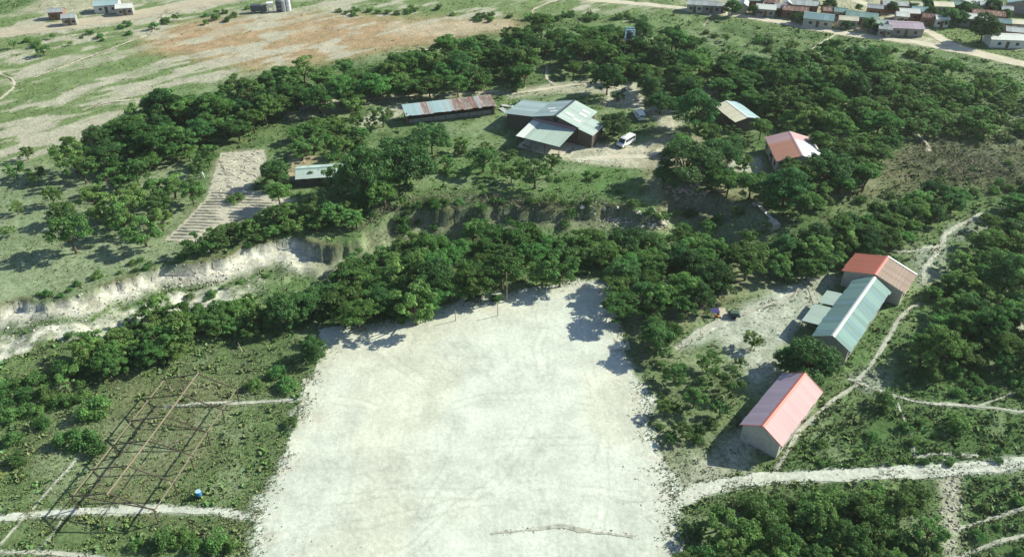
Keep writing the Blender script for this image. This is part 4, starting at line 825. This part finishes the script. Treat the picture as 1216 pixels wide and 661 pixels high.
# storage tanks and the machinery next to them in the far field
def cyl_tank(px, py, r, h, m, lab):
    q = G(px, py); o = thing('storage_tank', lab, 'tank', q, 0, 'tanks in the far field'); n = 18; mb = MB()
    mb.tube([(0, 0, -.2), (0, 0, h)], r, n); part('shell', mb, M[m], o)
    part('cone_roof', MB().tube([(0, 0, h), (0, 0, h + r * .35)], [r * 1.03, r * .12], n), M[m], o)
    for z in (h * .33, h * .66): part('hoop', MB().tube([(0, 0, z), (0, 0, z + .1)], r * 1.02, n), M['steel'], o)
    part('ladder', MB().box(r - .02, r + .05, -.25, -.2, 0, h).box(r - .02, r + .05, .2, .25, 0, h), M['darksteel'], o)
cyl_tank(332, 14, .95, 3.6, 'darksteel', 'dark grey storage tank, left of three'); cyl_tank(337.5, 13.5, .9, 3.6, 'steel', 'light grey storage tank, middle of three'); cyl_tank(343, 12.5, 1.0, 3.9, 'whitepaint', 'white storage tank, right of three')
q = G(322, 14); o = thing('batching_hopper', 'white hopper machine on legs beside the dark tank', 'machine', q, R(10))
part('hopper', MB().hull8([(-.4, -.4, 1.4), (.4, -.4, 1.4), (-.4, .4, 1.4), (.4, .4, 1.4), (-1.1, -1, 3.1), (1.1, -1, 3.1), (-1.1, 1, 3.1), (1.1, 1, 3.1)]), M['whitepaint'], o)
for a in (-.8, .8):
    for b in (-.8, .8): part('leg', MB().tube([(a, b, -.2), (a, b, 2.6)], .08, 6), M['steel'], o)
part('conveyor', MB().hull8([(-3.2, -.3, .3), (-3.2, .3, .3), (-.6, -.3, 2.6), (-.6, .3, 2.6), (-3.2, -.3, .6), (-3.2, .3, .6), (-.6, -.3, 2.9), (-.6, .3, 2.9)]), M['darksteel'], o)
def vehicle(name, lab, cat, q, rz, Lv, Wv, Hv, paint, boxy=False):
    o = thing(name, lab, cat, q, rz); f = Lv / 2; zb = .35
    if boxy:
        part('cargo_box', MB().box(-f, f * .38, -Wv / 2, Wv / 2, .8, Hv), M[paint], o); part('cab', MB().prism([(f * .42, .5), (f, .5), (f, 1.35), (f * .88, 2.2), (f * .42, 2.2)], -Wv / 2 + .05, Wv / 2 - .05), M[paint], o); part('chassis', MB().box(-f, f * .9, -.45, .45, .5, .8), M['darksteel'], o)
        part('windscreen', MB().hull8([(f + .012, -Wv * .4, 1.38), (f + .012, Wv * .4, 1.38), (f * .9 + .012, -Wv * .4, 2.1), (f * .9 + .012, Wv * .4, 2.1), (f + .03, -Wv * .4, 1.38), (f + .03, Wv * .4, 1.38), (f * .9 + .03, -Wv * .4, 2.1), (f * .9 + .03, Wv * .4, 2.1)]), M['glass'], o)
    else:
        pr = [(-f, zb), (f - .08, zb), (f, .62), (f - .02, .95), (f - .62, 1.18), (f - 1.28, Hv - .12), (f - 1.75, Hv), (-f + .35, Hv), (-f + .05, Hv - .25)]
        me = MB(); V = []; n = len(pr)
        for y, k in ((-Wv / 2, 1), (Wv / 2, 1)):
            V += [(x, y * (1 - .14 * max(0, (z - 1.1) / 1.1)), z) for x, z in pr]
        me.add(V, [tuple(range(n)), tuple(range(2 * n - 1, n - 1, -1))] + [(i, i + n, (i + 1) % n + n, (i + 1) % n) for i in range(n)]); part('body', me, M[paint], o)
        part('windscreen', MB().add([(f - .60, y * .86, 1.24) for y in (-Wv / 2, Wv / 2)] + [(f - 1.20, y * .80, Hv - .17) for y in (-Wv / 2, Wv / 2)], [(0, 1, 3, 2)]), M['glass'], o).location = (.035, 0, .02)
        for s in (-1, 1):
            for x0, x1 in ((f - 2.2, f - 1.3), (f - 3.2, f - 2.28), (f - 4.15, f - 3.28), (-f + .2, f - 4.23)):
                y0 = s * (Wv / 2 * (1 - .14 * .1) + .012); y1 = s * (Wv / 2 * (1 - .14 * .68) + .012)
                part('side_window', MB().add([(x0, y0, 1.25), (x1, y0, 1.25), (x1, y1, Hv - .35), (x0, y1, Hv - .35)], [(0, 1, 2, 3)]), M['glass'], o)
            part('headlight', MB().box(f - .06, f + .02, s * Wv * .38 - .15, s * Wv * .38 + .15, .68, .86), M['lamp'], o)
            part('tail_light', MB().box(-f - .015, -f + .05, s * Wv * .42 - .08, s * Wv * .42 + .08, .8, 1.2), M['redcloth'], o)
        part('rear_window', MB().add([(-f - .004, -Wv * .38, 1.25), (-f - .004, Wv * .38, 1.25), (-f + .045, Wv * .36, Hv - .32), (-f + .045, -Wv * .36, Hv - .32)], [(0, 1, 2, 3)]), M['glass'], o)
        part('bumper', MB().box(f - .12, f + .08, -Wv / 2 + .05, Wv / 2 - .05, .34, .56), M['darksteel'], o)
    for x in (-f + 1.0, f - .95):
        for s in (-1, 1):
            wh = part('wheel', MB().tube([(x, s * (Wv / 2 - .2), .34), (x, s * (Wv / 2 + .01), .34)], .34, 14), M['tyre'], o); part('rim', MB().tube([(x, s * (Wv / 2 + .01), .34), (x, s * (Wv / 2 + .025), .34)], .19, 10), M['steel'], wh)
    return o
q = crown_pt(743.5, 167, 1.0); vehicle('minibus', 'white minibus parked beside the hall', 'minibus', q, R(228), 5.4, 1.9, 2.15, 'whitepaint')
q = G(308, 15); vehicle('truck', 'dark blue grey truck parked by the storage tanks', 'truck', q, R(10), 5.2, 2.1, 2.6, 'darksteel', True)
q = G(759, 140); vehicle('pickup_van', 'small white van parked under trees behind the hall', 'van', q, R(100), 4.6, 1.8, 1.9, 'whitepaint')

# ------------------------------------------------------------------ timber roof frame of an unfinished building
t = thing('timber_roof_frame', 'bare timber roof frame on posts, unfinished building in scrub', 'building frame', (-49.6, 78.0, float(H(-49.6, 78.0))), R(79.0))
LL, WW = 22.8, 11.8
def pole(nm, a, b, r0, r1, mt): part(nm, MB().tube([a, tuple((np.array(a) + np.array(b)) / 2 + np.array([random.gauss(0, .05), random.gauss(0, .05), random.gauss(0, .05)])), b], [r0, (r0 + r1) / 2, r1], 6), M[mt], t)
for s in (-1, 1): pole('eaves_beam', (-LL / 2 - .4, s * WW / 2, 2.45), (LL / 2 + .3, s * WW / 2, 2.45), .10, .085, 'palepole')
pole('ridge_beam', (-LL / 2 - .3, 0, 4.55), (LL / 2 + .3, 0, 4.5), .14, .12, 'palepole')
for i in range(6):
    x = -LL / 2 + LL * i / 5
    for s in (-1, 1):
        jx = random.gauss(0, .15); pole('post', (x + jx, s * (WW / 2 - random.uniform(0, .25)), -.7), (x, s * WW / 2, 2.42), .105, .09, 'pole')
        pole('rafter', (x, 0, 4.5), (x + random.gauss(0, .1), s * (WW / 2 + .35), 2.42), .10, .085, 'pole')
    if i in (0, 3): pole('tie_beam', (x + .15, -WW / 2, 2.5), (x + .15, WW / 2, 2.5), .09, .08, 'pole')
for s, yy in ((-1, .5), (1, .5)): pole('purlin', (-LL / 2, s * WW * .25, 3.58), (LL / 2 * (1 if s > 0 else .4), s * WW * .25, 3.56), .05, .045, 'pole')

# ------------------------------------------------------------------ goal posts, poles, bridge and small things
for i, (a, b) in enumerate(((541, 381), (591, 375))):
    q = G(a, b); o = tag(link('goal_post', MB().tube([(0, 0, -.4), (.02, 0, 1.2), (0, .03, 2.45)], [.07, .06, .055], 7).mesh('goal_post', M['palepole']), loc=tuple(q)), ('right' if i else 'left') + ' wooden goal post at the upper edge of the pitch', 'goal post', 'goal posts')
q = G(601.5, 358); o = thing('utility_pole', 'tall thin utility pole at the upper pitch edge', 'pole', q); part('shaft', MB().tube([(0, 0, -.5), (.05, 0, 3.2), (0, 0, 6.4)], [.13, .11, .09], 7), M['palepole'], o); part('cross_arm', MB().box(-.7, .7, -.05, .05, 6.0, 6.12), M['pole'], o)
q = G(787, 218); o = thing('lamp_pole', 'lamp pole with short arm beside dark trees at the gully', 'lamp pole', q); part('shaft', MB().tube([(0, 0, -.5), (0, 0, 6.6)], [.12, .08], 8), M['steel'], o)
part('arm', MB().tube([(0, 0, 4.2), (-1.0, -.1, 4.4)], .04, 6), M['steel'], o); part('lamp_head', MB().hull8([(-1.9, -.2, 4.36), (-.9, -.2, 4.36), (-1.9, .1, 4.36), (-.9, .1, 4.36), (-1.8, -.16, 4.5), (-1.0, -.16, 4.5), (-1.8, .06, 4.5), (-1.0, .06, 4.5)]), M['lamp'], o)
part('cross_arm', MB().box(-.6, .6, -.05, .05, 6.2, 6.32), M['steel'], o)
a, b = P(900, 243, .2), P(917, 261, .2); mid = (a + b) / 2; dv = b - a; o = thing('footbridge', 'narrow pale plank footbridge over the gully end', 'bridge', mid, math.atan2(dv[1], dv[0])); Lb = math.hypot(dv[0], dv[1]) / 2
for y in (-.36, .02): part('plank', MB().box(-Lb, Lb, y, y + .34, .1, .2), M['whitesheet'], o)
for y in (-.5, .5): part('handrail', MB().tube([(-Lb, y, .75), (Lb, y, .75)], .035, 6), M['pole'], o)
for x in (-Lb + .1, 0, Lb - .1):
    for y in (-.5, .5): part('rail_post', MB().tube([(x, y, .05), (x, y, .76)], .035, 5), M['pole'], o)
part('abutment', MB().hull8([(Lb - .2, -1.2, -3), (Lb + 2.2, -1.2, -3), (Lb - .2, 1.2, -3), (Lb + 2.2, 1.2, -3), (Lb - .1, -.8, .08), (Lb + 1.9, -.8, .08), (Lb - .1, .8, .08), (Lb + 1.9, .8, .08)]), M['plaster'], o)
part('abutment', MB().hull8([(-Lb - 1.0, -.9, -3), (-Lb + .2, -.9, -3), (-Lb - 1.0, .9, -3), (-Lb + .2, .9, -3), (-Lb - 1.0, -.7, .08), (-Lb + .1, -.7, .08), (-Lb - 1.0, .7, .08), (-Lb + .1, .7, .08)]), M['plaster'], o)
q = crown_pt(748, 43, 1.8); q = crown_pt(748, 41.5, 5.6); o = thing('water_tower', 'small water tank in a pale blue frame above the wood', 'water tank', q)
for x in (-1.25, 1.25):
    for y in (-1.0, 1.0): part('leg', MB().tube([(x, y, -.3), (x, y, 7.2)], .13, 6), M['paleblueplastic'], o)
for y in (-1.0, 1.0): part('top_beam', MB().box(-1.4, 1.4, y - .13, y + .13, 7.2, 7.5), M['paleblueplastic'], o)
part('platform', MB().box(-1.5, 1.5, -1.2, 1.2, 4.5, 4.65), M['steel'], o)
tk = part('tank', MB().tube([(0, 0, 4.65), (0, 0, 5.0), (0, 0, 6.6), (0, 0, 6.9)], [.95, 1.02, 1.02, .5], 16), M['darksteel'], o); part('lid', MB().tube([(0, 0, 6.9), (0, 0, 7.0)], .4, 12), M['bluepaint'], tk)
q = G(237.5, 590); o = thing('water_drum', 'pale blue water drum on a short post stand in scrub', 'drum', q)
part('stand', MB().tube([(-.25, -.2, -.2), (-.25, -.2, .45)], .05, 5).tube([(.25, -.2, -.2), (.25, -.2, .45)], .05, 5).tube([(0, .3, -.2), (0, .3, .45)], .05, 5).box(-.35, .35, -.35, .4, .45, .5), M['pole'], o)
part('drum', MB().tube([(0, 0, .5), (0, 0, .6), (0, 0, 1.15), (0, 0, 1.2)], [.34, .38, .38, .34], 14), M['bluepaint'], o); part('lid', MB().tube([(0, 0, 1.2), (0, 0, 1.26)], .36, 14), M['paleblueplastic'], o)
q = G(242.5, 212); tag(link('bent_pipe', MB().tube([(0, 0, -.3), (0, 0, .9), (-.15, 0, 1.6), (-.45, 0, 1.95), (-.8, 0, 1.9)], [.17, .17, .16, .15, .15], 8).mesh('bent_pipe', M['tealpaint'], True), loc=tuple(q)), 'pale teal bent standpipe at the edge of the ploughed plot', 'pipe')
q = G(871, 376); o = thing('handcart', 'dark green covered cart on white sand by the path', 'cart', q, R(-8))
part('cover', MB().hull8([(-.9, -.6, .75), (.9, -.6, .75), (-.9, .6, .75), (.9, .6, .75), (-.7, -.45, 1.1), (.7, -.45, 1.1), (-.7, .45, 1.1), (.7, .45, 1.1)]), M['greencanvas'], o); part('tray', MB().box(-.95, .95, -.65, .65, .45, .74), M['darksteel'], o)
for y in (-.7, .7): part('wheel', MB().tube([(0, y - .05, .32), (0, y + .05, .32)], .35, 12), M['tyre'], o)
part('shaft', MB().tube([(.9, -.3, .6), (2.1, -.25, .85)], .035, 5).tube([(.9, .3, .6), (2.1, .25, .85)], .035, 5), M['pole'], o)
q = G(858, 372); tag(link('concrete_slab', MB().box(-.7, .7, -1.3, 1.3, -.1, .22).mesh('concrete_slab', M['plaster']), loc=tuple(q), rot=(0, 0, .1)), 'cream concrete slab beside the covered cart', 'slab')
q = G(848, 374); o = thing('market_stand', 'small stand with dark blue cover and red and yellow cloth under a tree', 'stand', q, .1); o.scale = (.75, .75, .75)
part('cover', MB().hull8([(-1.0, -.7, 1.2), (1.0, -.7, 1.2), (-1.0, .7, 1.5), (1.0, .7, 1.5), (-1, -.7, 1.26), (1, -.7, 1.26), (-1, .7, 1.56), (1, .7, 1.56)]), M['bluecloth'], o)
for x in (-.9, .9):
    for y in (-.6, .6): part('post', MB().tube([(x, y, -.2), (x, y, 1.22)], .035, 5), M['pole'], o)
part('red_cloth', MB().box(-.2, .55, -1.0, -.75, .05, .7), M['redcloth'], o); part('yellow_cloth', MB().box(.6, 1.15, -1.0, -.7, .03, .4), M['yellowcloth'], o)

# ploughed plot: raised planting ridges
plot_px = [(196, 285), (245, 236), (262, 182), (314, 178), (316, 197), (292, 226), (346, 238), (348, 247), (262, 266), (232, 287)]
pp = PP(plot_px)
pl = area_sheet('ploughed_plot', pp, .5, M['ridge'], .03, .15)
def ridge(x, y, rz, L, w, h):
    n = 9; V = []; k = 5
    for i in range(n):
        t = i / (n - 1); tap = min(1, 6 * t * (1 - t)) ** .5 if 0 < t < 1 else 0.15; jy = random.gauss(0, .06)
        for j in range(k):
            s = j / (k - 1) * 2 - 1; V.append(((t - .5) * L, s * w * (.6 + .4 * tap) + jy, h * tap * (1 - s * s) * random.uniform(.85, 1.15) - .1))
    f = [(i * k + j, (i + 1) * k + j, (i + 1) * k + j + 1, i * k + j + 1) for i in range(n - 1) for j in range(k - 1)]
    link('planting_ridge', MB().add(V, f).mesh('planting_ridge', M['ridge'], True), pl, (x, y, float(H(x, y)) + .04), (0, 0, rz))
y0 = P(220, 287)[1]; y1 = P(250, 230)[1]; yy = y0
while yy < y1 + 1:
    xs = np.linspace(-90, -20, 400); ins = inside(xs, np.full(400, yy), pp)
    if ins.any():
        a, b = xs[ins][0] + .4, xs[ins][-1] - .4
        while a < b - 1.5:
            L = min(b - a, random.uniform(5, 9)); ridge(a + L / 2, yy + (a + L / 2 + 60) * -.05, -.05 + random.gauss(0, .02), L, .36, random.uniform(.34, .48)); a += L + random.uniform(.3, .9)
    yy += random.uniform(1.05, 1.3)
top = PP([(252, 232), (265, 183), (312, 180), (314, 196), (290, 224), (285, 238)])
for _ in range(150):
    x, y = random.uniform(top[:, 0].min(), top[:, 0].max()), random.uniform(top[:, 1].min(), top[:, 1].max())
    if inside(np.array([x]), np.array([y]), top)[0]: ridge(x, y, random.choice([.5, -.5, .1]) + random.gauss(0, .3), random.uniform(1.2, 2.6), .3, .26)

# ------------------------------------------------------------------ ground cover nobody could count: weeds and grass, and loose stones
def ground_cover(name, n, size, blades, hfac, lab, near_bias=1.0, colour=None, vmin=.25, seed=3):
    rs = np.random.default_rng(seed)
    dpt = rs.random(n * 3) ** near_bias; y = 50 + 245 * dpt; x = (rs.random(n * 3) * 2 - 1) * HWY(y) * 1.0
    c, v = ground_colour(x, y); cl = fbm(x, y, 3.2, 3, 4) * .6 + fbm(x, y, 9, 2, 6) * .4
    keep = (rs.random(n * 3) < np.clip((v - vmin * .3) * 1.5, 0, 1)) & (cl > .5 - .28 * v + (.06 if size[1] > .5 else 0))
    x, y, c = x[keep][:n], y[keep][:n], c[keep][:n]; k = len(x); z = H(x, y)
    s = rs.uniform(*size, k) * (1 + .0016 * np.clip(y - 90, 0, None)); V = []
    ctr = np.stack([x, y, z], 1)
    for j in range(blades):
        a = rs.random(k) * 6.28; d = np.stack([np.cos(a), np.sin(a)], 1); e = np.stack([-d[:, 1], d[:, 0]], 1); r = s * rs.uniform(.3, .9, k); w = s * rs.uniform(.22, .45, k); hh = s * hfac * rs.uniform(.5, 1.1, k)
        o = rs.normal(size=(k, 2)) * s[:, None] * .35
        b = ctr[:, :2] + o
        p0 = np.column_stack([b - e * w[:, None], z - .05]); p1 = np.column_stack([b + e * w[:, None], z - .05 + hh * .2]); p2 = np.column_stack([b + d * r[:, None] + e * (w * .8)[:, None], z + hh * .9]); p3 = np.column_stack([b + d * r[:, None] - e * (w * .8)[:, None], z + hh])
        V.append(np.stack([p0, p1, p2, p3], 1))
    V = np.stack(V, 1).reshape(-1, 3); F = np.arange(len(V)).reshape(-1, 4)
    base = np.stack([.11 + .08 * rs.random(k), .19 + .09 * rs.random(k), .058 + .04 * rs.random(k)], 1) if colour is None else colour[None, :] * rs.uniform(.65, 1.35, (k, 1))
    dry = sstep(.50, .66, fbm(x, y, 7, 3, 7))[:, None] * .55; base = base * (1 - dry) + np.array([.21, .20, .12]) * dry
    base = base * .65 + np.clip(c, 0, .3) * .35
    cc_ = np.repeat(base, blades * 4, 0) * np.repeat(rs.uniform(.75, 1.25, (k * blades, 1)), 4, 0)
    o = link(name, np_mesh(name, V, F, M['weeds'], attr=cc_)); o['kind'] = 'stuff'; tag(o, lab, 'vegetation'); return k
ground_cover('grass', 90000, (.08, .20), 4, .5, 'short rough grass over the open ground', 1.35, seed=3)
ground_cover('weeds', 40000, (.11, .32), 6, .6, 'dense low weeds in the scrub', 1.2, vmin=.5, seed=5)
ground_cover('scrub', 16000, (.26, .62), 9, .75, 'knee high scrub clumps in the rough ground', 1.15, vmin=1.4, seed=13)
ground_cover('dry_grass', 15000, (.13, .3), 4, .8, 'dry straw coloured grass tufts', 1.2, colour=np.array([.20, .185, .10]), vmin=.3, seed=9)

def verge(name, lines, lab, seed, step=.12, spread=.3, size=(.07, .2)):
    rs = np.random.default_rng(seed); XY = []
    for ln, w in lines:
        c = catmull(ln, step); d = np.gradient(c, axis=0); d /= np.hypot(d[:, 0], d[:, 1])[:, None] + 1e-9; nn = np.stack([-d[:, 1], d[:, 0]], 1); s_ = np.arange(len(c)) * step
        for sd in (-1, 1):
            g = fbm(s_ + 31 * sd + w * 7, s_ * 0, 3.5, 3, 2) > .52
            XY.append((c + nn * (sd * w / 2 + rs.normal(size=len(c)) * spread + sd * .08)[:, None])[g])
    q = np.vstack(XY); x, y = q[:, 0], q[:, 1]; ok = (y > 48) & (np.abs(x) < HWY(y)); x, y = x[ok], y[ok]; k = len(x); z = H(x, y) + .05; V = []; s = rs.uniform(*size, k)
    for j in range(4):
        a = rs.random(k) * 6.28; dd = np.stack([np.cos(a), np.sin(a)], 1); e = np.stack([-dd[:, 1], dd[:, 0]], 1); b = np.stack([x, y], 1) + rs.normal(size=(k, 2)) * s[:, None] * .5; w_ = (s * rs.uniform(.2, .45, k))[:, None]; r = (s * rs.uniform(.4, 1, k))[:, None]; h = s * rs.uniform(.3, .7, k)
        V.append(np.stack([np.column_stack([b - e * w_, z - .05]), np.column_stack([b + e * w_, z - .03]), np.column_stack([b + dd * r + e * w_ * .7, z + h * .9]), np.column_stack([b + dd * r - e * w_ * .7, z + h])], 1))
    V = np.stack(V, 1).reshape(-1, 3); col_ = np.stack([.10 + .09 * rs.random(k), .14 + .08 * rs.random(k), .055 + .04 * rs.random(k)], 1)
    o = link(name, np_mesh(name, V, np.arange(len(V)).reshape(-1, 4), M['weeds'], attr=np.repeat(col_, 16, 0))); o['kind'] = 'stuff'; tag(o, lab, 'vegetation')
verge('verge_grass', list(ROADS_W.values())[:2] + PATHS_W, 'grass tufts creeping over the edges of roads and footpaths', 21)
verge('road_grass', [(PP([(840, 578), (900, 570), (1000, 564), (1100, 560), (1216, 551)]), .35), (PP([(1100, 552), (1160, 548), (1230, 540)]), 1.2), (PP([(0, 618), (100, 610), (200, 607)]), .3)], 'low grass growing along the middle of the dirt roads', 23, .10, .2, (.05, .17))
verge('pitch_edge_grass', [(np.vstack([PITCH_POLY, PITCH_POLY[:1]]), .2)], 'grass tufts along the ragged edge of the white pitch', 22, .045, 1.0)
def brush(name, px_line, n, spread, lab, seed):
    rs = np.random.default_rng(seed); ln = catmull(np.array([G(a, b)[:2] for a, b in px_line]), .3); q = ln[rs.integers(len(ln), size=n)] + rs.normal(size=(n, 2)) * spread
    z = H(q[:, 0], q[:, 1]); p = np.column_stack([q, z]); a = rs.random(n) * 6.28; el = rs.uniform(.1, 1.1, n); L = rs.uniform(.5, 1.8, n)
    d = np.stack([np.cos(a) * np.cos(el), np.sin(a) * np.cos(el), np.sin(el)], 1); e = np.cross(d, rs.normal(size=(n, 3))); e /= np.linalg.norm(e, axis=1)[:, None]; w = rs.uniform(.02, .06, n)[:, None]
    V = np.stack([p - e * w, p + e * w, p + d * L[:, None] + e * w * .4, p + d * L[:, None] - e * w * .4], 1).reshape(-1, 3); c = np.array([.30, .265, .20])[None, :] * rs.uniform(.45, 1.25, (n, 1))
    o = link(name, np_mesh(name, V, np.arange(4 * n).reshape(-1, 4), M['weeds'], attr=np.repeat(c, 4, 0))); o['kind'] = 'stuff'; tag(o, lab, 'dead brush')
brush('dead_brush', [(425, 290), (455, 272), (480, 262), (520, 254), (560, 252), (620, 252), (680, 254), (730, 256)], 2600, 1.8, 'grey dead brush and roots along the gully bank', 31)
brush('dry_sticks', [(115, 440), (180, 450), (240, 445), (270, 470), (180, 520), (120, 580)], 350, 4.5, 'dry sticks and dead stalks among the timber frame', 32)
brush('reed_stalks', [(1080, 180), (1120, 195), (1170, 185), (1200, 200), (1130, 210)], 3000, 6.0, 'brown dead reed stalks right of the compound', 33)
def stones(name, px_line, n, spread, size, m, lab, seed):
    rs = np.random.default_rng(seed); ln = catmull(np.array([G(a, b)[:2] for a, b in px_line]), .3); V = []; F = []
    ico = np.array([(0, 0, 1), (.9, 0, .4), (.28, .85, .4), (-.72, .53, .4), (-.72, -.53, .4), (.28, -.85, .4), (.72, .53, -.4), (-.28, .85, -.4), (-.9, 0, -.4), (-.28, -.85, -.4), (.72, -.53, -.4)])
    fc = [(0, 1, 2), (0, 2, 3), (0, 3, 4), (0, 4, 5), (0, 5, 1), (1, 6, 2), (2, 7, 3), (3, 8, 4), (4, 9, 5), (5, 10, 1), (6, 7, 2), (7, 8, 3), (8, 9, 4), (9, 10, 5), (10, 6, 1)]
    for i in range(n):
        q = ln[rs.integers(len(ln))] + rs.normal(size=2) * spread; s = rs.uniform(*size) * (1 if rs.random() < .85 else 1.7)
        p = ico * s * rs.uniform(.55, 1.2, (11, 1)) * np.array([1, rs.uniform(.6, 1.1), rs.uniform(.4, .8)]); o = len(V)
        for w in p: V.append((w[0] + q[0], w[1] + q[1], w[2] + float(H(q[0], q[1])) + s * .1))
        F += [(a + o, b + o, c + o) for a, b, c in fc]
    me = bpy.data.meshes.new(name); me.from_pydata(V, [], F); me.materials.append(m); ob = link(name, me); ob['kind'] = 'stuff'; tag(ob, lab, 'stones')
stones('pitch_stones', [(590, 632), (625, 629), (665, 626), (690, 629), (720, 632), (755, 637)], 260, .28, (.04, .13), M['greystone'] if 'greystone' in M else M['rubble'], 'line of small stones along a rill at the near pitch edge', 1)
stones('edge_stones', [(745, 540), (752, 570), (760, 600), (775, 560), (768, 520)], 160, 1.6, (.04, .12), M['rubble'], 'small stones strewn on the right edge of the pitch', 2)
stones('corner_stones', [(310, 625), (330, 640), (360, 655), (420, 655), (450, 650)], 140, 1.1, (.04, .11), M['rubble'], 'small stones at the lower left corner of the pitch', 3)
stones('rubble_heap', [(800, 229), (815, 227), (832, 232), (822, 236)], 220, .8, (.12, .4), M['rubble'], 'heap of broken brick rubble on the gully rim', 4)
stones('gully_boulders', [(762, 256), (776, 262), (790, 268), (735, 262), (700, 258)], 90, 1.3, (.15, .5), M['stone'], 'pale boulders fallen into the gully', 5)
stones('track_stones', [(1128, 555), (1132, 590), (1128, 625), (1126, 655)], 240, .8, (.06, .2), M['stone'], 'pale stones along the rough track at lower right', 6)
stones('bank_debris', [(0, 402), (60, 385), (110, 372), (160, 350), (220, 335), (300, 322)], 300, 2.2, (.08, .3), M['stone'], 'pale clods below the gully bank at left', 7)
stones('road_stones', [(800, 598), (835, 590), (850, 582), (800, 585)], 90, .9, (.05, .16), M['rubble'], 'stones at the mouth of the right hand road', 8)

# ------------------------------------------------------------------ thin air haze
hb = MB().box(-4200, 4200, -2600, 4700, -6, 90).mesh('haze')
hm = bpy.data.materials.new('haze_air'); hm.use_nodes = True; hn = hm.node_tree; hn.nodes.clear()
ho = hn.nodes.new('ShaderNodeOutputMaterial'); pv = hn.nodes.new('ShaderNodeVolumePrincipled'); pv.inputs['Color'].default_value = (.93, .97, .92, 1); pv.inputs['Density'].default_value = .00010; pv.inputs['Anisotropy'].default_value = .2
hn.links.new(pv.outputs[0], ho.inputs['Volume']); hb.materials.append(hm)
hz = link('haze', hb); hz['kind'] = 'stuff'; tag(hz, 'thin pale haze in the air over the whole place', 'haze')
